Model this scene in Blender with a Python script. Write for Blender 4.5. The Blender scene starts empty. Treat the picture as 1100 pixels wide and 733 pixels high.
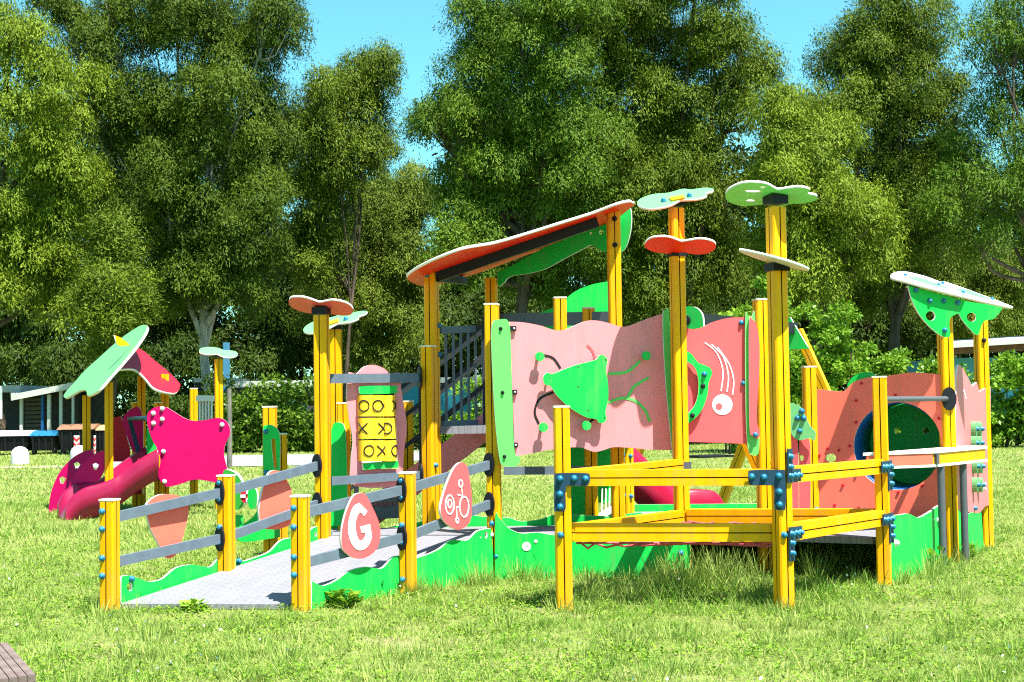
import bpy, bmesh, math, random
import numpy as np
from mathutils import Vector, Matrix
R = math.radians
rnd = random.Random(7)
sc = bpy.context.scene
COL = sc.collection
# ------------------------------------------------------------------ camera
H = 1.25; F = 1530.0; PITCH = R(2.45); ROLL = R(-0.8)
RM = Matrix.Rotation(R(90) + PITCH, 3, 'X') @ Matrix.Rotation(ROLL, 3, 'Z')
CAMP = Vector((0, 0, H))
cd = bpy.data.cameras.new("camera"); cam = bpy.data.objects.new("camera", cd); COL.objects.link(cam)
cam.location = CAMP; cam.rotation_euler = RM.to_euler()
cd.sensor_width = 36; cd.lens = 36 * F / 1100; cd.clip_end = 3000; cd.clip_start = 0.05
sc.camera = cam

def ray(px, py):
    d = RM @ Vector(((px - 550) / F, -(py - 366.5) / F, -1))
    return d / d.y
def P(px, py, Y):
    return CAMP + ray(px, py) * Y
def PX(px, Y, py=520):
    return P(px, py, Y).x
def ZH(px, py, Y):
    return P(px, py, Y).z
def G(px, py, z=0):
    d = ray(px, py); t = (z - H) / d.z
    return CAMP + d * t

# ------------------------------------------------------------------ materials
def mat(name, col, rough=.45, var=.08, scale=6, spec=.12, bump=0, bscale=60, streak=0, metal=0, dirt=0):
    if streak: dirt = .42
    m = bpy.data.materials.new(name); m.use_nodes = True
    nt = m.node_tree; N = nt.nodes; L = nt.links
    b = N['Principled BSDF']
    b.inputs['Roughness'].default_value = rough
    b.inputs['Specular IOR Level'].default_value = spec
    b.inputs['Metallic'].default_value = metal
    tc = N.new('ShaderNodeTexCoord'); mp = N.new('ShaderNodeMapping'); L.new(tc.outputs['Object'], mp.inputs[0])
    mp.inputs['Scale'].default_value = (1, 1, .35 if streak else 1)
    n = N.new('ShaderNodeTexNoise'); n.inputs['Scale'].default_value = scale; n.inputs['Detail'].default_value = 8
    n.inputs['Roughness'].default_value = .65
    L.new(mp.outputs[0], n.inputs['Vector'])
    nb = N.new('ShaderNodeTexNoise'); nb.inputs['Scale'].default_value = scale * 9; nb.inputs['Detail'].default_value = 6; nb.inputs['Roughness'].default_value = .7
    L.new(tc.outputs['Object'], nb.inputs['Vector'])
    mn = N.new('ShaderNodeMix'); mn.data_type = 'FLOAT'; mn.inputs[0].default_value = .4; L.new(n.outputs['Fac'], mn.inputs[2]); L.new(nb.outputs['Fac'], mn.inputs[3])
    r = N.new('ShaderNodeValToRGB'); L.new(mn.outputs[0], r.inputs[0])
    c = Vector(col)
    lo = c * (1 - var * 2.0); hi = c * (1 + var * .6)
    r.color_ramp.elements[0].position = .34; r.color_ramp.elements[1].position = .62
    r.color_ramp.elements[0].color = (*lo, 1); r.color_ramp.elements[1].color = (*hi, 1)
    if dirt:
        md = N.new('ShaderNodeMapping'); md.inputs['Scale'].default_value = (7, 7, 1.1); L.new(tc.outputs['Object'], md.inputs[0])
        nd = N.new('ShaderNodeTexNoise'); nd.inputs['Scale'].default_value = 1.6; nd.inputs['Detail'].default_value = 9; nd.inputs['Roughness'].default_value = .75; L.new(md.outputs[0], nd.inputs['Vector'])
        rd = N.new('ShaderNodeMapRange'); rd.inputs['From Min'].default_value = .5; rd.inputs['From Max'].default_value = .78; rd.inputs['To Max'].default_value = dirt; L.new(nd.outputs['Fac'], rd.inputs[0])
        xd = N.new('ShaderNodeMixRGB'); L.new(rd.outputs[0], xd.inputs[0]); L.new(r.outputs[0], xd.inputs[1]); xd.inputs[2].default_value = (.20, .16, .11, 1); L.new(xd.outputs[0], b.inputs['Base Color'])
    else: L.new(r.outputs[0], b.inputs['Base Color'])
    rr = N.new('ShaderNodeMapRange'); rr.inputs['To Min'].default_value = max(.05, rough - .1); rr.inputs['To Max'].default_value = rough + .15
    L.new(n.outputs['Fac'], rr.inputs[0]); L.new(rr.outputs[0], b.inputs['Roughness'])
    if bump:
        n2 = N.new('ShaderNodeTexNoise'); n2.inputs['Scale'].default_value = bscale; n2.inputs['Detail'].default_value = 4
        L.new(tc.outputs['Object'], n2.inputs['Vector'])
        bp = N.new('ShaderNodeBump'); bp.inputs['Strength'].default_value = bump; bp.inputs['Distance'].default_value = .01
        L.new(n2.outputs['Fac'], bp.inputs['Height']); L.new(bp.outputs[0], b.inputs['Normal'])
    return m

YEL = mat('yellow_post', (.88, .385, .002), .38, .10, 9, streak=1, bump=.05, bscale=90)
YELP = mat('yellow_plastic', (.90, .53, .03), .5, .06, 12)
SLOT = mat('dark_slot', (.05, .025, .008), .8)
CAPM = mat('post_cap', (.75, .70, .55), .5)
PINK = mat('pink_board', (.86, .25, .275), .38, .05, 3, spec=.35, streak=1, bump=.02)
CORAL = mat('coral_board', (.90, .115, .125), .38, .05, 4, streak=1, bump=.02)
ORNG = mat('salmon_board', (.95, .165, .11), .38, .06, 4, streak=1, bump=.02)
ORED = mat('orange_red_board', (.92, .028, .008), .4, .05, 4)
RED = mat('red_board', (.52, .012, .03), .4, .05, 4)
MAG = mat('magenta_board', (.50, .002, .10), .33, .05, 4, bump=.02)
MAGS = mat('magenta_plastic', (.29, .003, .046), .28, .06, 5, spec=.5, bump=.03, bscale=25)
CRIM = mat('crimson_plastic', (.40, .004, .038), .3, .06, 5, spec=.5, bump=.03, bscale=25)
GREEN = mat('green_board', (.012, .52, .075), .38, .06, 4, streak=1, bump=.02)
LIME = mat('pale_green_board', (.13, .60, .12), .4, .05, 4, streak=1)
MINT = mat('mint_board', (.15, .43, .17), .4, .05, 4)
LAV = mat('lavender_board', (.62, .58, .72), .4, .05, 4)
EDGE = mat('pale_board_edge', (.80, .74, .66), .5, .04)
WHITE = mat('white_plastic', (.8, .8, .78), .4, .05)
RAIL = mat('grey_rail', (.125, .16, .20), .45, .12, 12, bump=.04)
BLK = mat('black_metal', (.018, .018, .022), .4, .1)
DKBLUE = mat('dark_blue_plate', (.02, .055, .09), .4, .1)
BOLT = mat('blue_bolt_cap', (.008, .16, .29), .35, .1, 20, spec=.5)
STEEL = mat('grey_steel', (.10, .108, .12), .5, .1, 15)
STAIR = mat('dark_grey_metal', (.035, .04, .046), .5, .12, 12)
BLUEP = mat('blue_plastic', (.012, .09, .27), .35, .08)
ROPE = mat('pink_rope', (.62, .12, .17), .8, .2, 40)
WOODD = mat('dark_brown_slat', (.19, .14, .125), .7, .3, 14, bump=.3, bscale=50)
BROWN = mat('brown_wood', (.22, .09, .04), .7, .3, 8, bump=.2)
BARKW = mat('pale_bark', (.42, .40, .36), .85, .35, 5, streak=1, bump=.5, bscale=12)
BARKD = mat('dark_bark', (.10, .075, .055), .9, .4, 5, streak=1, bump=.6, bscale=14)

def deck_mat():
    m = mat('grey_antislip_board', (.22, .22, .24), .7, .1, 5)
    nt = m.node_tree; N = nt.nodes; L = nt.links
    b = N['Principled BSDF']; tc = N.new('ShaderNodeTexCoord')
    mp = N.new('ShaderNodeMapping'); mp.inputs['Rotation'].default_value = (0, 0, R(-50)); L.new(tc.outputs['Object'], mp.inputs[0])
    br = N.new('ShaderNodeTexBrick'); br.inputs['Scale'].default_value = 1.0
    br.inputs['Brick Width'].default_value = .12; br.inputs['Row Height'].default_value = .035; br.inputs['Mortar Size'].default_value = .004
    br.inputs['Color1'].default_value = (.21, .205, .23, 1); br.inputs['Color2'].default_value = (.26, .255, .28, 1); br.inputs['Mortar'].default_value = (.10, .10, .115, 1)
    L.new(mp.outputs[0], br.inputs['Vector'])
    old = b.inputs['Base Color'].links[0].from_socket
    mx = N.new('ShaderNodeMixRGB'); mx.inputs[0].default_value = .4
    L.new(old, mx.inputs[1]); L.new(br.outputs['Color'], mx.inputs[2]); L.new(mx.outputs[0], b.inputs['Base Color'])
    return m
DECK = deck_mat()

# ------------------------------------------------------------------ object helpers
WL = {}
def empty(name, loc, label=None, cat=None, group=None):
    o = bpy.data.objects.new(name, None); COL.objects.link(o); o.location = loc; o.empty_display_size = .2
    WL[o.name] = Vector(loc)
    tag(o, label, cat, group); return o
def tag(o, label=None, cat=None, group=None, kind=None):
    if label: o['label'] = label
    if cat: o['category'] = cat
    if group: o['group'] = group
    if kind: o['kind'] = kind
    return o
def obj(name, bm, mats, parent=None, smooth=False, origin=None):
    """links a world-space bmesh as ONE mesh object, origin at its base centre"""
    me = bpy.data.meshes.new(name)
    if origin is None:
        xs = [v.co for v in bm.verts]
        mn = Vector([min(c[i] for c in xs) for i in range(3)]); mx = Vector([max(c[i] for c in xs) for i in range(3)])
        origin = (mn + mx) / 2; origin.z = mn.z
    bmesh.ops.translate(bm, verts=bm.verts, vec=-Vector(origin))
    bm.to_mesh(me); bm.free()
    if not isinstance(mats, (list, tuple)): mats = [mats]
    for m in mats: me.materials.append(m)
    if smooth:
        for p in me.polygons: p.use_smooth = True
    o = bpy.data.objects.new(name, me); COL.objects.link(o)
    WL[o.name] = Vector(origin)
    if parent is not None:
        o.parent = parent; o.location = Vector(origin) - WL[parent.name]
    else:
        o.location = origin
    return o
def link_copy(src, name, parent, wloc, rot=None):
    o = bpy.data.objects.new(name, src); COL.objects.link(o); WL[o.name] = Vector(wloc)
    o.parent = parent; o.location = Vector(wloc) - WL[parent.name]
    if rot is not None: o.rotation_euler = rot
    return o
def B(): return bmesh.new()
def prism(bm, pts, z0, z1, mi=0, top=None):
    """vertical prism over xy outline"""
    n = len(pts)
    lo = [bm.verts.new((p[0], p[1], z0)) for p in pts]
    tp = top or pts
    hi = [bm.verts.new((p[0], p[1], z1)) for p in tp]
    f = [bm.faces.new(hi), bm.faces.new(lo[::-1])]
    for i in range(n): f.append(bm.faces.new((lo[i], lo[(i + 1) % n], hi[(i + 1) % n], hi[i])))
    for x in f: x.material_index = mi
    return f
def box(bm, c, s, rz=0, mi=0, M=None):
    vs = []
    for sx in (-1, 1):
        for sy in (-1, 1):
            for sz in (-1, 1):
                v = Vector((sx * s[0] / 2, sy * s[1] / 2, sz * s[2] / 2))
                v = (M @ v) if M is not None else (Matrix.Rotation(rz, 3, 'Z') @ v)
                vs.append(bm.verts.new(Vector(c) + v))
    for q in ((0, 1, 3, 2), (4, 6, 7, 5), (0, 4, 5, 1), (2, 3, 7, 6), (0, 2, 6, 4), (1, 5, 7, 3)):
        f = bm.faces.new([vs[i] for i in q]); f.material_index = mi
def frame_of(d, up=Vector((0, 0, 1))):
    x = Vector(d).normalized()
    y = up.cross(x)
    if y.length < 1e-4: y = Vector((0, 1, 0))
    y.normalize(); z = x.cross(y).normalized()
    return Matrix((x, y, z)).transposed()
def bar(bm, a, b, w, h, mi=0):
    a = Vector(a); b = Vector(b); d = b - a
    box(bm, (a + b) / 2, (d.length, w, h), mi=mi, M=frame_of(d))
def tube(bm, pts, r, n=8, mi=0, closed=False):
    pts = [Vector(p) for p in pts]; rings = []
    k = len(pts)
    for i, p in enumerate(pts):
        if closed: d = pts[(i + 1) % k] - pts[i - 1]
        else: d = pts[min(i + 1, k - 1)] - pts[max(i - 1, 0)]
        M = frame_of(d, Vector((0.13, .2, 1)))
        rr = r[i] if isinstance(r, (list, tuple)) else r
        rings.append([bm.verts.new(p + M @ Vector((0, math.cos(t) * rr, math.sin(t) * rr))) for t in [2 * math.pi * j / n for j in range(n)]])
    for i in range(k if closed else k - 1):
        A = rings[i]; C = rings[(i + 1) % k]
        for j in range(n):
            f = bm.faces.new((A[j], A[(j + 1) % n], C[(j + 1) % n], C[j])); f.material_index = mi; f.smooth = True
    if not closed:
        for rg in (rings[0][::-1], rings[-1]):
            f = bm.faces.new([bm.verts.new(v.co) for v in rg]); f.material_index = mi
def cyl(bm, a, b, r, n=12, mi=0): tube(bm, [a, b], r, n, mi)

def smooth_loop(pts, n=5):
    """closed Catmull-Rom through the points; (x, y, 0) marks a sharp corner"""
    out = []; k = len(pts)
    for i in range(k):
        p0, p1, p2, p3 = [pts[(i + j) % k] for j in (-1, 0, 1, 2)]
        a0 = p1 if len(p1) > 2 else p0; a3 = p2 if len(p2) > 2 else p3
        for s in range(n):
            t = s / n
            out.append(tuple(.5 * ((2 * p1[c]) + (-a0[c] + p2[c]) * t + (2 * a0[c] - 5 * p1[c] + 4 * p2[c] - a3[c]) * t * t + (-a0[c] + 3 * p1[c] - 3 * p2[c] + a3[c]) * t ** 3) for c in (0, 1)))
    return out
def spline(pts, n=6):
    out = []; k = len(pts)
    for i in range(k - 1):
        p0, p1, p2, p3 = pts[max(i - 1, 0)], pts[i], pts[i + 1], pts[min(i + 2, k - 1)]
        for s in range(n):
            t = s / n
            out.append(tuple(.5 * ((2 * p1[c]) + (-p0[c] + p2[c]) * t + (2 * p0[c] - 5 * p1[c] + 4 * p2[c] - p3[c]) * t * t + (-p0[c] + 3 * p1[c] - 3 * p2[c] + p3[c]) * t ** 3) for c in range(len(p1))))
    out.append(tuple(pts[-1])); return out
def ZM(ox, oy, s, pts): return [(p[0] / s + ox, p[1] / s + oy) + tuple(p[2:]) for p in pts]
def circ(cx, cy, r, n=24, ry=None):
    ry = ry or r
    return [(cx + r * math.cos(2 * math.pi * i / n), cy + ry * math.sin(2 * math.pi * i / n)) for i in range(n)]

class Plane:
    """a real plane in the place: origin o, unit axes u, v; hit() gives where a sight line meets it"""
    def __init__(s, o, u, v):
        s.o = Vector(o); s.u = Vector(u).normalized(); s.v = Vector(v); s.v = (s.v - s.u * s.v.dot(s.u)).normalized(); s.n = s.u.cross(s.v)
    def hit(s, p):
        d = ray(p[0], p[1]); t = (s.o - CAMP).dot(s.n) / d.dot(s.n)
        q = CAMP + d * t - s.o
        return (q.dot(s.u), q.dot(s.v))
    def at(s, a, b, c=0): return s.o + s.u * a + s.v * b + s.n * c
    def off(s, c): return Plane(s.o + s.n * c, s.u, s.v)
def wall(p0, p1, z=0):
    """vertical plane over the ground line p0-p1; its normal faces the camera side when p0 is the left end"""
    p0 = Vector((p0[0], p0[1], z)); p1 = Vector((p1[0], p1[1], z))
    return Plane(p0, p1 - p0, (0, 0, 1))
def plane3(a, b, c):
    a, b, c = Vector(a), Vector(b), Vector(c)
    return Plane(a, b - a, c - a)
def slab(name, pl, loops, th, mats, parent, origin=None, bend=None):
    """board cut to the outline loops[0] with holes loops[1:], thickness th centred on the plane; mats = face, edge"""
    cu = bpy.data.curves.new('c', 'CURVE'); cu.dimensions = '2D'; cu.fill_mode = 'BOTH'; cu.extrude = th / 2
    for lp in loops:
        sp = cu.splines.new('POLY'); sp.points.add(len(lp) - 1)
        for i, p in enumerate(lp): sp.points[i].co = (p[0], p[1], 0, 1)
        sp.use_cyclic_u = True
    o = bpy.data.objects.new('c', cu); COL.objects.link(o)
    dg = bpy.context.evaluated_depsgraph_get()
    me = bpy.data.meshes.new_from_object(o.evaluated_get(dg))
    bpy.data.objects.remove(o); bpy.data.curves.remove(cu)
    bm = B(); bm.from_mesh(me); bpy.data.meshes.remove(me)
    bmesh.ops.remove_doubles(bm, verts=bm.verts, dist=1e-5)
    bm.normal_update()
    for f in bm.faces: f.material_index = 0 if abs(f.normal.z) > .7 else 1
    for v in bm.verts:
        c = v.co.copy(); k = bend(c.x, c.y) if bend else 0
        v.co = pl.at(c.x, c.y, c.z + k)
    bmesh.ops.recalc_face_normals(bm, faces=bm.faces)
    if not isinstance(mats, (list, tuple)): mats = [mats, EDGE]
    return obj(name, bm, list(mats), parent, origin=origin)
def board(name, pl, px_pts, mats, parent, th=.019, holes=(), smooth=True, n=5, bend=None):
    lp = [pl.hit(p) + tuple(p[2:]) for p in px_pts]
    lp = smooth_loop(lp, n) if smooth else [p[:2] for p in lp]
    hs = [[pl.hit(p) for p in h] for h in holes]
    return slab(name, pl, [lp] + hs, th, mats, parent, bend=bend)
def marks(name, pl, polylines, w, m, parent, c=.0, closed=False):
    """drawn lines on a board, thin raised strips"""
    bm = B()
    for ln in polylines:
        pts = [pl.hit(p) for p in ln]; k = len(pts)
        for i in range(k if closed else k - 1):
            a = Vector(pts[i]); b = Vector(pts[(i + 1) % k]); d = (b - a)
            if d.length < 1e-6: continue
            d.normalize(); n = Vector((-d.y, d.x)) * w / 2; e = d * w * .2
            q = [a - e + n, b + e + n, b + e - n, a - e - n]
            lo = [bm.verts.new(pl.at(x.x, x.y, c)) for x in q]; hi = [bm.verts.new(pl.at(x.x, x.y, c + .003 + .0004 * (i % 3))) for x in q]
            bm.faces.new(hi)
            for j in range(4): bm.faces.new((lo[j], lo[(j + 1) % 4], hi[(j + 1) % 4], hi[j]))
    bmesh.ops.recalc_face_normals(bm, faces=bm.faces)
    return obj(name, bm, m, parent)

# shared bolt mesh (dome on a washer, axis +Z)
def bolt_mesh(m, nm):
    bm = B()
    prof = [(.0205, 0), (.0205, .004), (.0165, .006), (.0165, .014), (.013, .021), (.006, .025)]
    n = 12; rings = [[bm.verts.new((r * math.cos(2 * math.pi * j / n), r * math.sin(2 * math.pi * j / n), z)) for j in range(n)] for r, z in prof]
    for a, b in zip(rings, rings[1:]):
        for j in range(n): bm.faces.new((a[j], a[(j + 1) % n], b[(j + 1) % n], b[j])).smooth = True
    bm.faces.new(rings[-1])
    me = bpy.data.meshes.new(nm); bm.to_mesh(me); bm.free(); me.materials.append(m); return me
BOLTM = bolt_mesh(BOLT, 'bolt_blue'); BOLTP = bolt_mesh(WHITE, 'bolt_pale'); BOLTK = bolt_mesh(BLK, 'bolt_black')
def bolt(parent, pos, d, me=None, s=1):
    q = Vector(d).to_track_quat('Z', 'Y')
    o = link_copy(me or BOLTM, 'bolt', parent, pos, q.to_euler())
    if s != 1: o.scale = (s, s, s)
    return o

# ------------------------------------------------------------------ posts
PA = .0475
def post_profile(rot):
    a, c, g, dp = PA, .009, .0038, .013
    side = [(-a + c, -a), (-g, -a), (-g, -a + dp), (g, -a + dp), (g, -a), (a - c, -a)]
    pts = []; slot = []
    for k in range(4):
        M = Matrix.Rotation(k * math.pi / 2 + rot, 2)
        for i, p in enumerate(side):
            pts.append(M @ Vector(p)); slot.append(i in (1, 2, 3))
    return pts, slot
class Post: pass
def post(root, px, py, Y, top=None, z1=None, rot=0, z0=-.05, cap=True, bolts=(), X=None):
    """square yellow post with a slot down each face; bolts are (py, lateral offset, face) heights"""
    x = X if X is not None else P(px, py, Y).x
    if z1 is None: z1 = P(px, top, Y).z
    pts, slot = post_profile(rot)
    bm = B(); n = len(pts)
    lo = [bm.verts.new((x + p.x, Y + p.y, z0)) for p in pts]; hi = [bm.verts.new((x + p.x, Y + p.y, z1)) for p in pts]
    bm.faces.new(hi); bm.faces.new(lo[::-1])
    for i in range(n):
        f = bm.faces.new((lo[i], lo[(i + 1) % n], hi[(i + 1) % n], hi[i])); f.material_index = 1 if slot[i] else 0
    bmesh.ops.recalc_face_normals(bm, faces=bm.faces)
    o = obj('post', bm, [YEL, SLOT], root, origin=(x, Y, z0))
    if cap:
        bm = B(); M = Matrix.Rotation(rot, 2); q = [M @ Vector(v) for v in ((-.049, -.049), (.049, -.049), (.049, .049), (-.049, .049))]
        prism(bm, [(x + v.x, Y + v.y) for v in q], z1 + .0005, z1 + .012)
        obj('cap', bm, CAPM, o)
    r = Post(); r.o = o; r.x = x; r.y = Y; r.z1 = z1; r.rot = rot; r.p = Vector((x, Y, 0))
    for b in bolts:
        py_, lat, face = b[:3]
        fd = Matrix.Rotation(rot + face * math.pi / 2, 3, 'Z') @ Vector((0, -1, 0)); sd = Matrix.Rotation(rot + face * math.pi / 2, 3, 'Z') @ Vector((1, 0, 0))
        z = P(px, py_, Y).z
        bolt(o, Vector((x, Y, z)) + fd * (PA + .0005) + sd * lat, fd, b[3] if len(b) > 3 else None)
    return r

def beam(root, a, b, name='beam', h=.095, w=.08):
    """yellow beam with a slot along each side"""
    a = Vector(a); b = Vector(b); d = b - a; M = frame_of(d); L = d.length; c = (a + b) / 2
    bm = B(); g, dp = .0038, .012
    prof = [(-w / 2, -h / 2), (w / 2, -h / 2), (w / 2, -g), (w / 2 - dp, -g), (w / 2 - dp, g), (w / 2, g), (w / 2, h / 2), (-w / 2, h / 2), (-w / 2, g), (-w / 2 + dp, g), (-w / 2 + dp, -g), (-w / 2, -g)]
    r0 = [bm.verts.new(c + M @ Vector((-L / 2, p[0], p[1]))) for p in prof]; r1 = [bm.verts.new(c + M @ Vector((L / 2, p[0], p[1]))) for p in prof]
    bm.faces.new(r0); bm.faces.new(r1[::-1]); n = len(prof)
    for i in range(n):
        f = bm.faces.new((r0[i], r1[i], r1[(i + 1) % n], r0[(i + 1) % n])); f.material_index = 1 if i in (2, 3, 4, 8, 9, 10) else 0
    bmesh.ops.recalc_face_normals(bm, faces=bm.faces)
    return obj(name, bm, [YEL, SLOT], root)

def rail(root, a, b, h=.062, w=.028, plate=(0, 1)):
    a = Vector(a); b = Vector(b); bm = B(); bar(bm, a, b, w, h)
    o = obj('rail', bm, RAIL, root)
    d = (b - a).normalized(); d.z = 0; d.normalize()
    for k in plate:
        c = (a, b)[k]; bm = B(); u = Vector((-d.y, d.x, 0))
        pts = circ(0, 0, .045, 20, .085)
        s = 1 if k == 0 else -1
        lo = [bm.verts.new(c + u * p[0] + Vector((0, 0, p[1])) + d * s * .001) for p in pts]; hi = [bm.verts.new(v.co + d * s * .014) for v in lo]
        bm.faces.new(lo); bm.faces.new(hi[::-1])
        for i in range(20): bm.faces.new((lo[i], lo[(i + 1) % 20], hi[(i + 1) % 20], hi[i]))
        bmesh.ops.recalc_face_normals(bm, faces=bm.faces)
        pl = obj('end_plate', bm, BLK, o)
    return o

# ================================================================== THE BIG PLAY STRUCTURE
ROOT = empty('play_structure', (0.8, 10.3, 0), 'large yellow, pink and green climbing structure with an access ramp and roofed tower', 'play structure')
bl = lambda *ys: [(y, -.024, 0) for y in ys]
RL0 = post(ROOT, 118, 600, 8.85, 538, rot=R(-14), bolts=bl(549, 568, 599, 618))
RL1 = post(ROOT, 243, 560, 9.60, 512, rot=R(-14), bolts=bl(518.5, 536, 566, 582))
RL2 = post(ROOT, 346, 450, 10.40, 339, rot=R(-12), cap=False)
RR0 = post(ROOT, 323, 600, 8.72, 534, rot=R(-14), bolts=bl(545.5, 566, 598, 617))
RR1 = post(ROOT, 438, 570, 9.40, 509, rot=R(-14), bolts=bl(516, 534, 564, 582, 622))
RR2 = post(ROOT, 528.5, 360, 10.20, 328, rot=R(-10), bolts=[(562, -.01, 0), (597, .02, 0), (574, -.015, 0, BOLTP)])
Fs = post(ROOT, 461, 450, 10.85, 373, rot=R(-25), bolts=[(500, .0, 1)])
Ft = post(ROOT, 464, 350, 11.00, 287, rot=R(-20), bolts=[(296, -.02, 0), (350, .02, 1), (381, .02, 1)], cap=False)
Gt = post(ROOT, 528, 320, 11.9, 299, rot=R(-10), cap=False)
Hp = post(ROOT, 660, 300, 11.0, 228, rot=R(6), bolts=[(236, .0, 0, BOLTK), (264, 0, 0, BOLTK)], cap=False)
post(ROOT, 601.5, 335, 10.75, 321, rot=R(4))
S632 = post(ROOT, 634, 450, 11.35, 332, rot=R(3))
A = post(ROOT, 604.5, 540, 8.60, 438, rot=R(3), bolts=[(574, -.02, 0)])
Bp = post(ROOT, 840.5, 560, 8.50, 223, rot=R(22), cap=False, bolts=[(574, -.022, 0)])
C = post(ROOT, 947, 500, 9.60, 406, rot=R(-16))
E = post(ROOT, 730, 420, 10.25, 224, rot=R(14), cap=False, bolts=[(342.5, .02, 1), (413, .02, 1), (483, .02, 1), (531, .02, 1)])
P8 = post(ROOT, 819, 420, 10.35, 323, rot=R(12), bolts=[(346.5, .01, 1), (411, .01, 1), (476, .01, 1)])
D = post(ROOT, 870, 450, 11.2, 395, rot=R(5), bolts=[(547, .02, 0)])
K = post(ROOT, 1017, 430, 10.8, 341, rot=R(12), cap=False, bolts=[(399, .02, 1), (566, .02, 1)])
Lp = post(ROOT, 1056, 450, 11.85, 331, rot=R(10), cap=False, bolts=[(366, 0, 0, BOLTK), (429, .03, 1), (482, .03, 1), (536, .03, 1)])
K2 = post(ROOT, 361, 420, 11.3, 352, rot=R(0), cap=False)
post(ROOT, 369.5, 470, 10.9, 434, rot=R(0))
post(ROOT, 438, 470, 12.3, 432, rot=R(0))
post(ROOT, 673, 510, 12.1, z1=1.25, rot=R(40), bolts=[(490, 0, 0), (533, 0, 0)])

# ---- ramp, deck
def lift(p, z): return Vector((p.x, p.y, z))
def sheet(name, pts, th, m, parent):
    bm = B(); hi = [bm.verts.new(p) for p in pts]; lo = [bm.verts.new(Vector(p) - Vector((0, 0, th))) for p in pts]; n = len(pts)
    bm.faces.new(hi); bm.faces.new(lo[::-1])
    for i in range(n): bm.faces.new((lo[i], lo[(i + 1) % n], hi[(i + 1) % n], hi[i]))
    bmesh.ops.recalc_face_normals(bm, faces=bm.faces)
    return obj(name, bm, m, parent)
rv = (RL1.p - RL0.p).normalized()
sheet('ramp_board', [lift(RL0.p + Vector((.05, .03, 0)), .035), lift(RR0.p + Vector((-.05, .03, 0)), .035), lift(RR2.p + Vector((-.05, .05, 0)), .295), lift(RL2.p + Vector((.05, .02, 0)), .295)], .03, DECK, ROOT)
deck_pts = [(RL2.x, RL2.y + .03), (RR2.x, RR2.y + .08), (E.x, E.y + .02), (C.x - .05, C.y + .08), (K.x - .05, K.y - .02), (Lp.x - .03, Lp.y), (2.6, 12.2), (1.0, 12.2), (.75, 10.97), (-1.4, 10.97)]
sheet('deck_board', [Vector((x, y, .30)) for x, y in deck_pts], .045, DECK, ROOT)
HB = [(None)]
Lw = wall((RL0.x, RL0.y), (RL2.x, RL2.y)); Rw = wall((RR0.x, RR0.y), (RR2.x, RR2.y))
z2 = lambda pts: ZM(90, 460, 3.489, pts); z4 = lambda pts: ZM(300, 450, 3.489, pts)
c1 = board('curb_board', Lw.off(-.01), z2([(137, 556, 0), (165, 552), (200, 562), (240, 575), (290, 565), (340, 525), (390, 512), (430, 515), (470, 520), (500, 490), (530, 470), (546, 480, 0), (546, 560, 0), (137, 690, 0)]), GREEN, ROOT, holes=[circ(138.3, 630.5, 3.2, 16, 4.5)])
c2 = board('curb_board', Lw.off(-.012), [(252, 600, 0), (259, 603), (270, 600), (288, 593), (302, 580), (320, 577), (330, 571), (338, 566), (350, 566), (357, 576, 0), (357, 588, 0), (252, 622, 0)], GREEN, ROOT, holes=[circ(338, 574, 1.5, 10, 2.2), circ(344.5, 573, 1.4, 10, 3)])
c3 = board('curb_board', Rw.off(.012), z4([(118, 608, 0), (160, 625), (210, 605), (260, 570), (320, 555), (380, 560), (420, 520), (456, 512, 0), (462, 680, 0), (118, 730, 0)]), GREEN, ROOT)
c4 = board('curb_board', Rw.off(.012), z4([(510, 522, 0), (560, 505), (600, 485), (640, 455), (700, 455), (740, 420), (790, 410, 0), (805, 600, 0), (510, 680, 0)]), GREEN, ROOT, holes=[circ(515, 577, 1, 10), circ(521, 574.5, 1.5, 10, 4)])
sk = wall((RR2.x, RR2.y - .06), (E.x + .15, E.y - .06))
c5 = board('skirt_board', sk, [(532, 556), (536, 556), (541, 562), (549, 569), (561, 573), (577, 572), (600, 575), (640, 572), (700, 574), (741, 573, 0), (742, 626, 0), (532, 626, 0)], GREEN, ROOT)
marks('eye_mark', sk, [circ(565.5, 587, 2.4, 20)], .03, WHITE, c5, .0097, True); marks('eye_mark', sk, [circ(575.5, 581.5, .9, 12)], .012, WHITE, c5, .0097, True)
bolt(c5, sk.at(*sk.hit((731, 594)), .01), (0, -1, 0))
fw = wall((-1.45, 11.0), (.8, 11.0))
board('curb_board', fw, [(350, 560), (380, 565), (400, 570), (425, 565), (445, 562), (470, 557), (500, 553), (520, 555), (545, 556), (560, 560), (580, 558), (600, 553), (660, 555, 0), (660, 580, 0), (350, 580, 0)], GREEN, ROOT)
bwall = wall((.8, 12.25), (3.9, 11.95))
slab('skirt_board', bwall, [[(0, 0), (3.1, 0), (3.1, .36), (0, .36)]], .019, [GREEN, EDGE], ROOT)
ckw = wall((C.x + .04, C.y + .02), (K.x, K.y - .03))
c6 = board('skirt_board', ckw, [(956, 554, 0), (966, 553), (975, 552), (985, 556), (996, 551), (1008, 543), (1011, 548, 0), (1011, 612, 0), (956, 640, 0)], GREEN, ROOT)
klw = wall((K.x + .03, K.y + .02), (Lp.x, Lp.y - .04))
c7 = board('skirt_board', klw, [(1026, 552), (1036, 553), (1046, 549), (1053, 551, 0), (1056, 596, 0), (1026, 612, 0)], GREEN, ROOT)
bolt(c6, ckw.at(*ckw.hit((1006, 559)), .01), ckw.n, BOLTP); bolt(C.o, P(957, 583, C.y) + Vector((0.02, -.03, 0)), (1, -.5, 0), BOLTP, 1.2)
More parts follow.
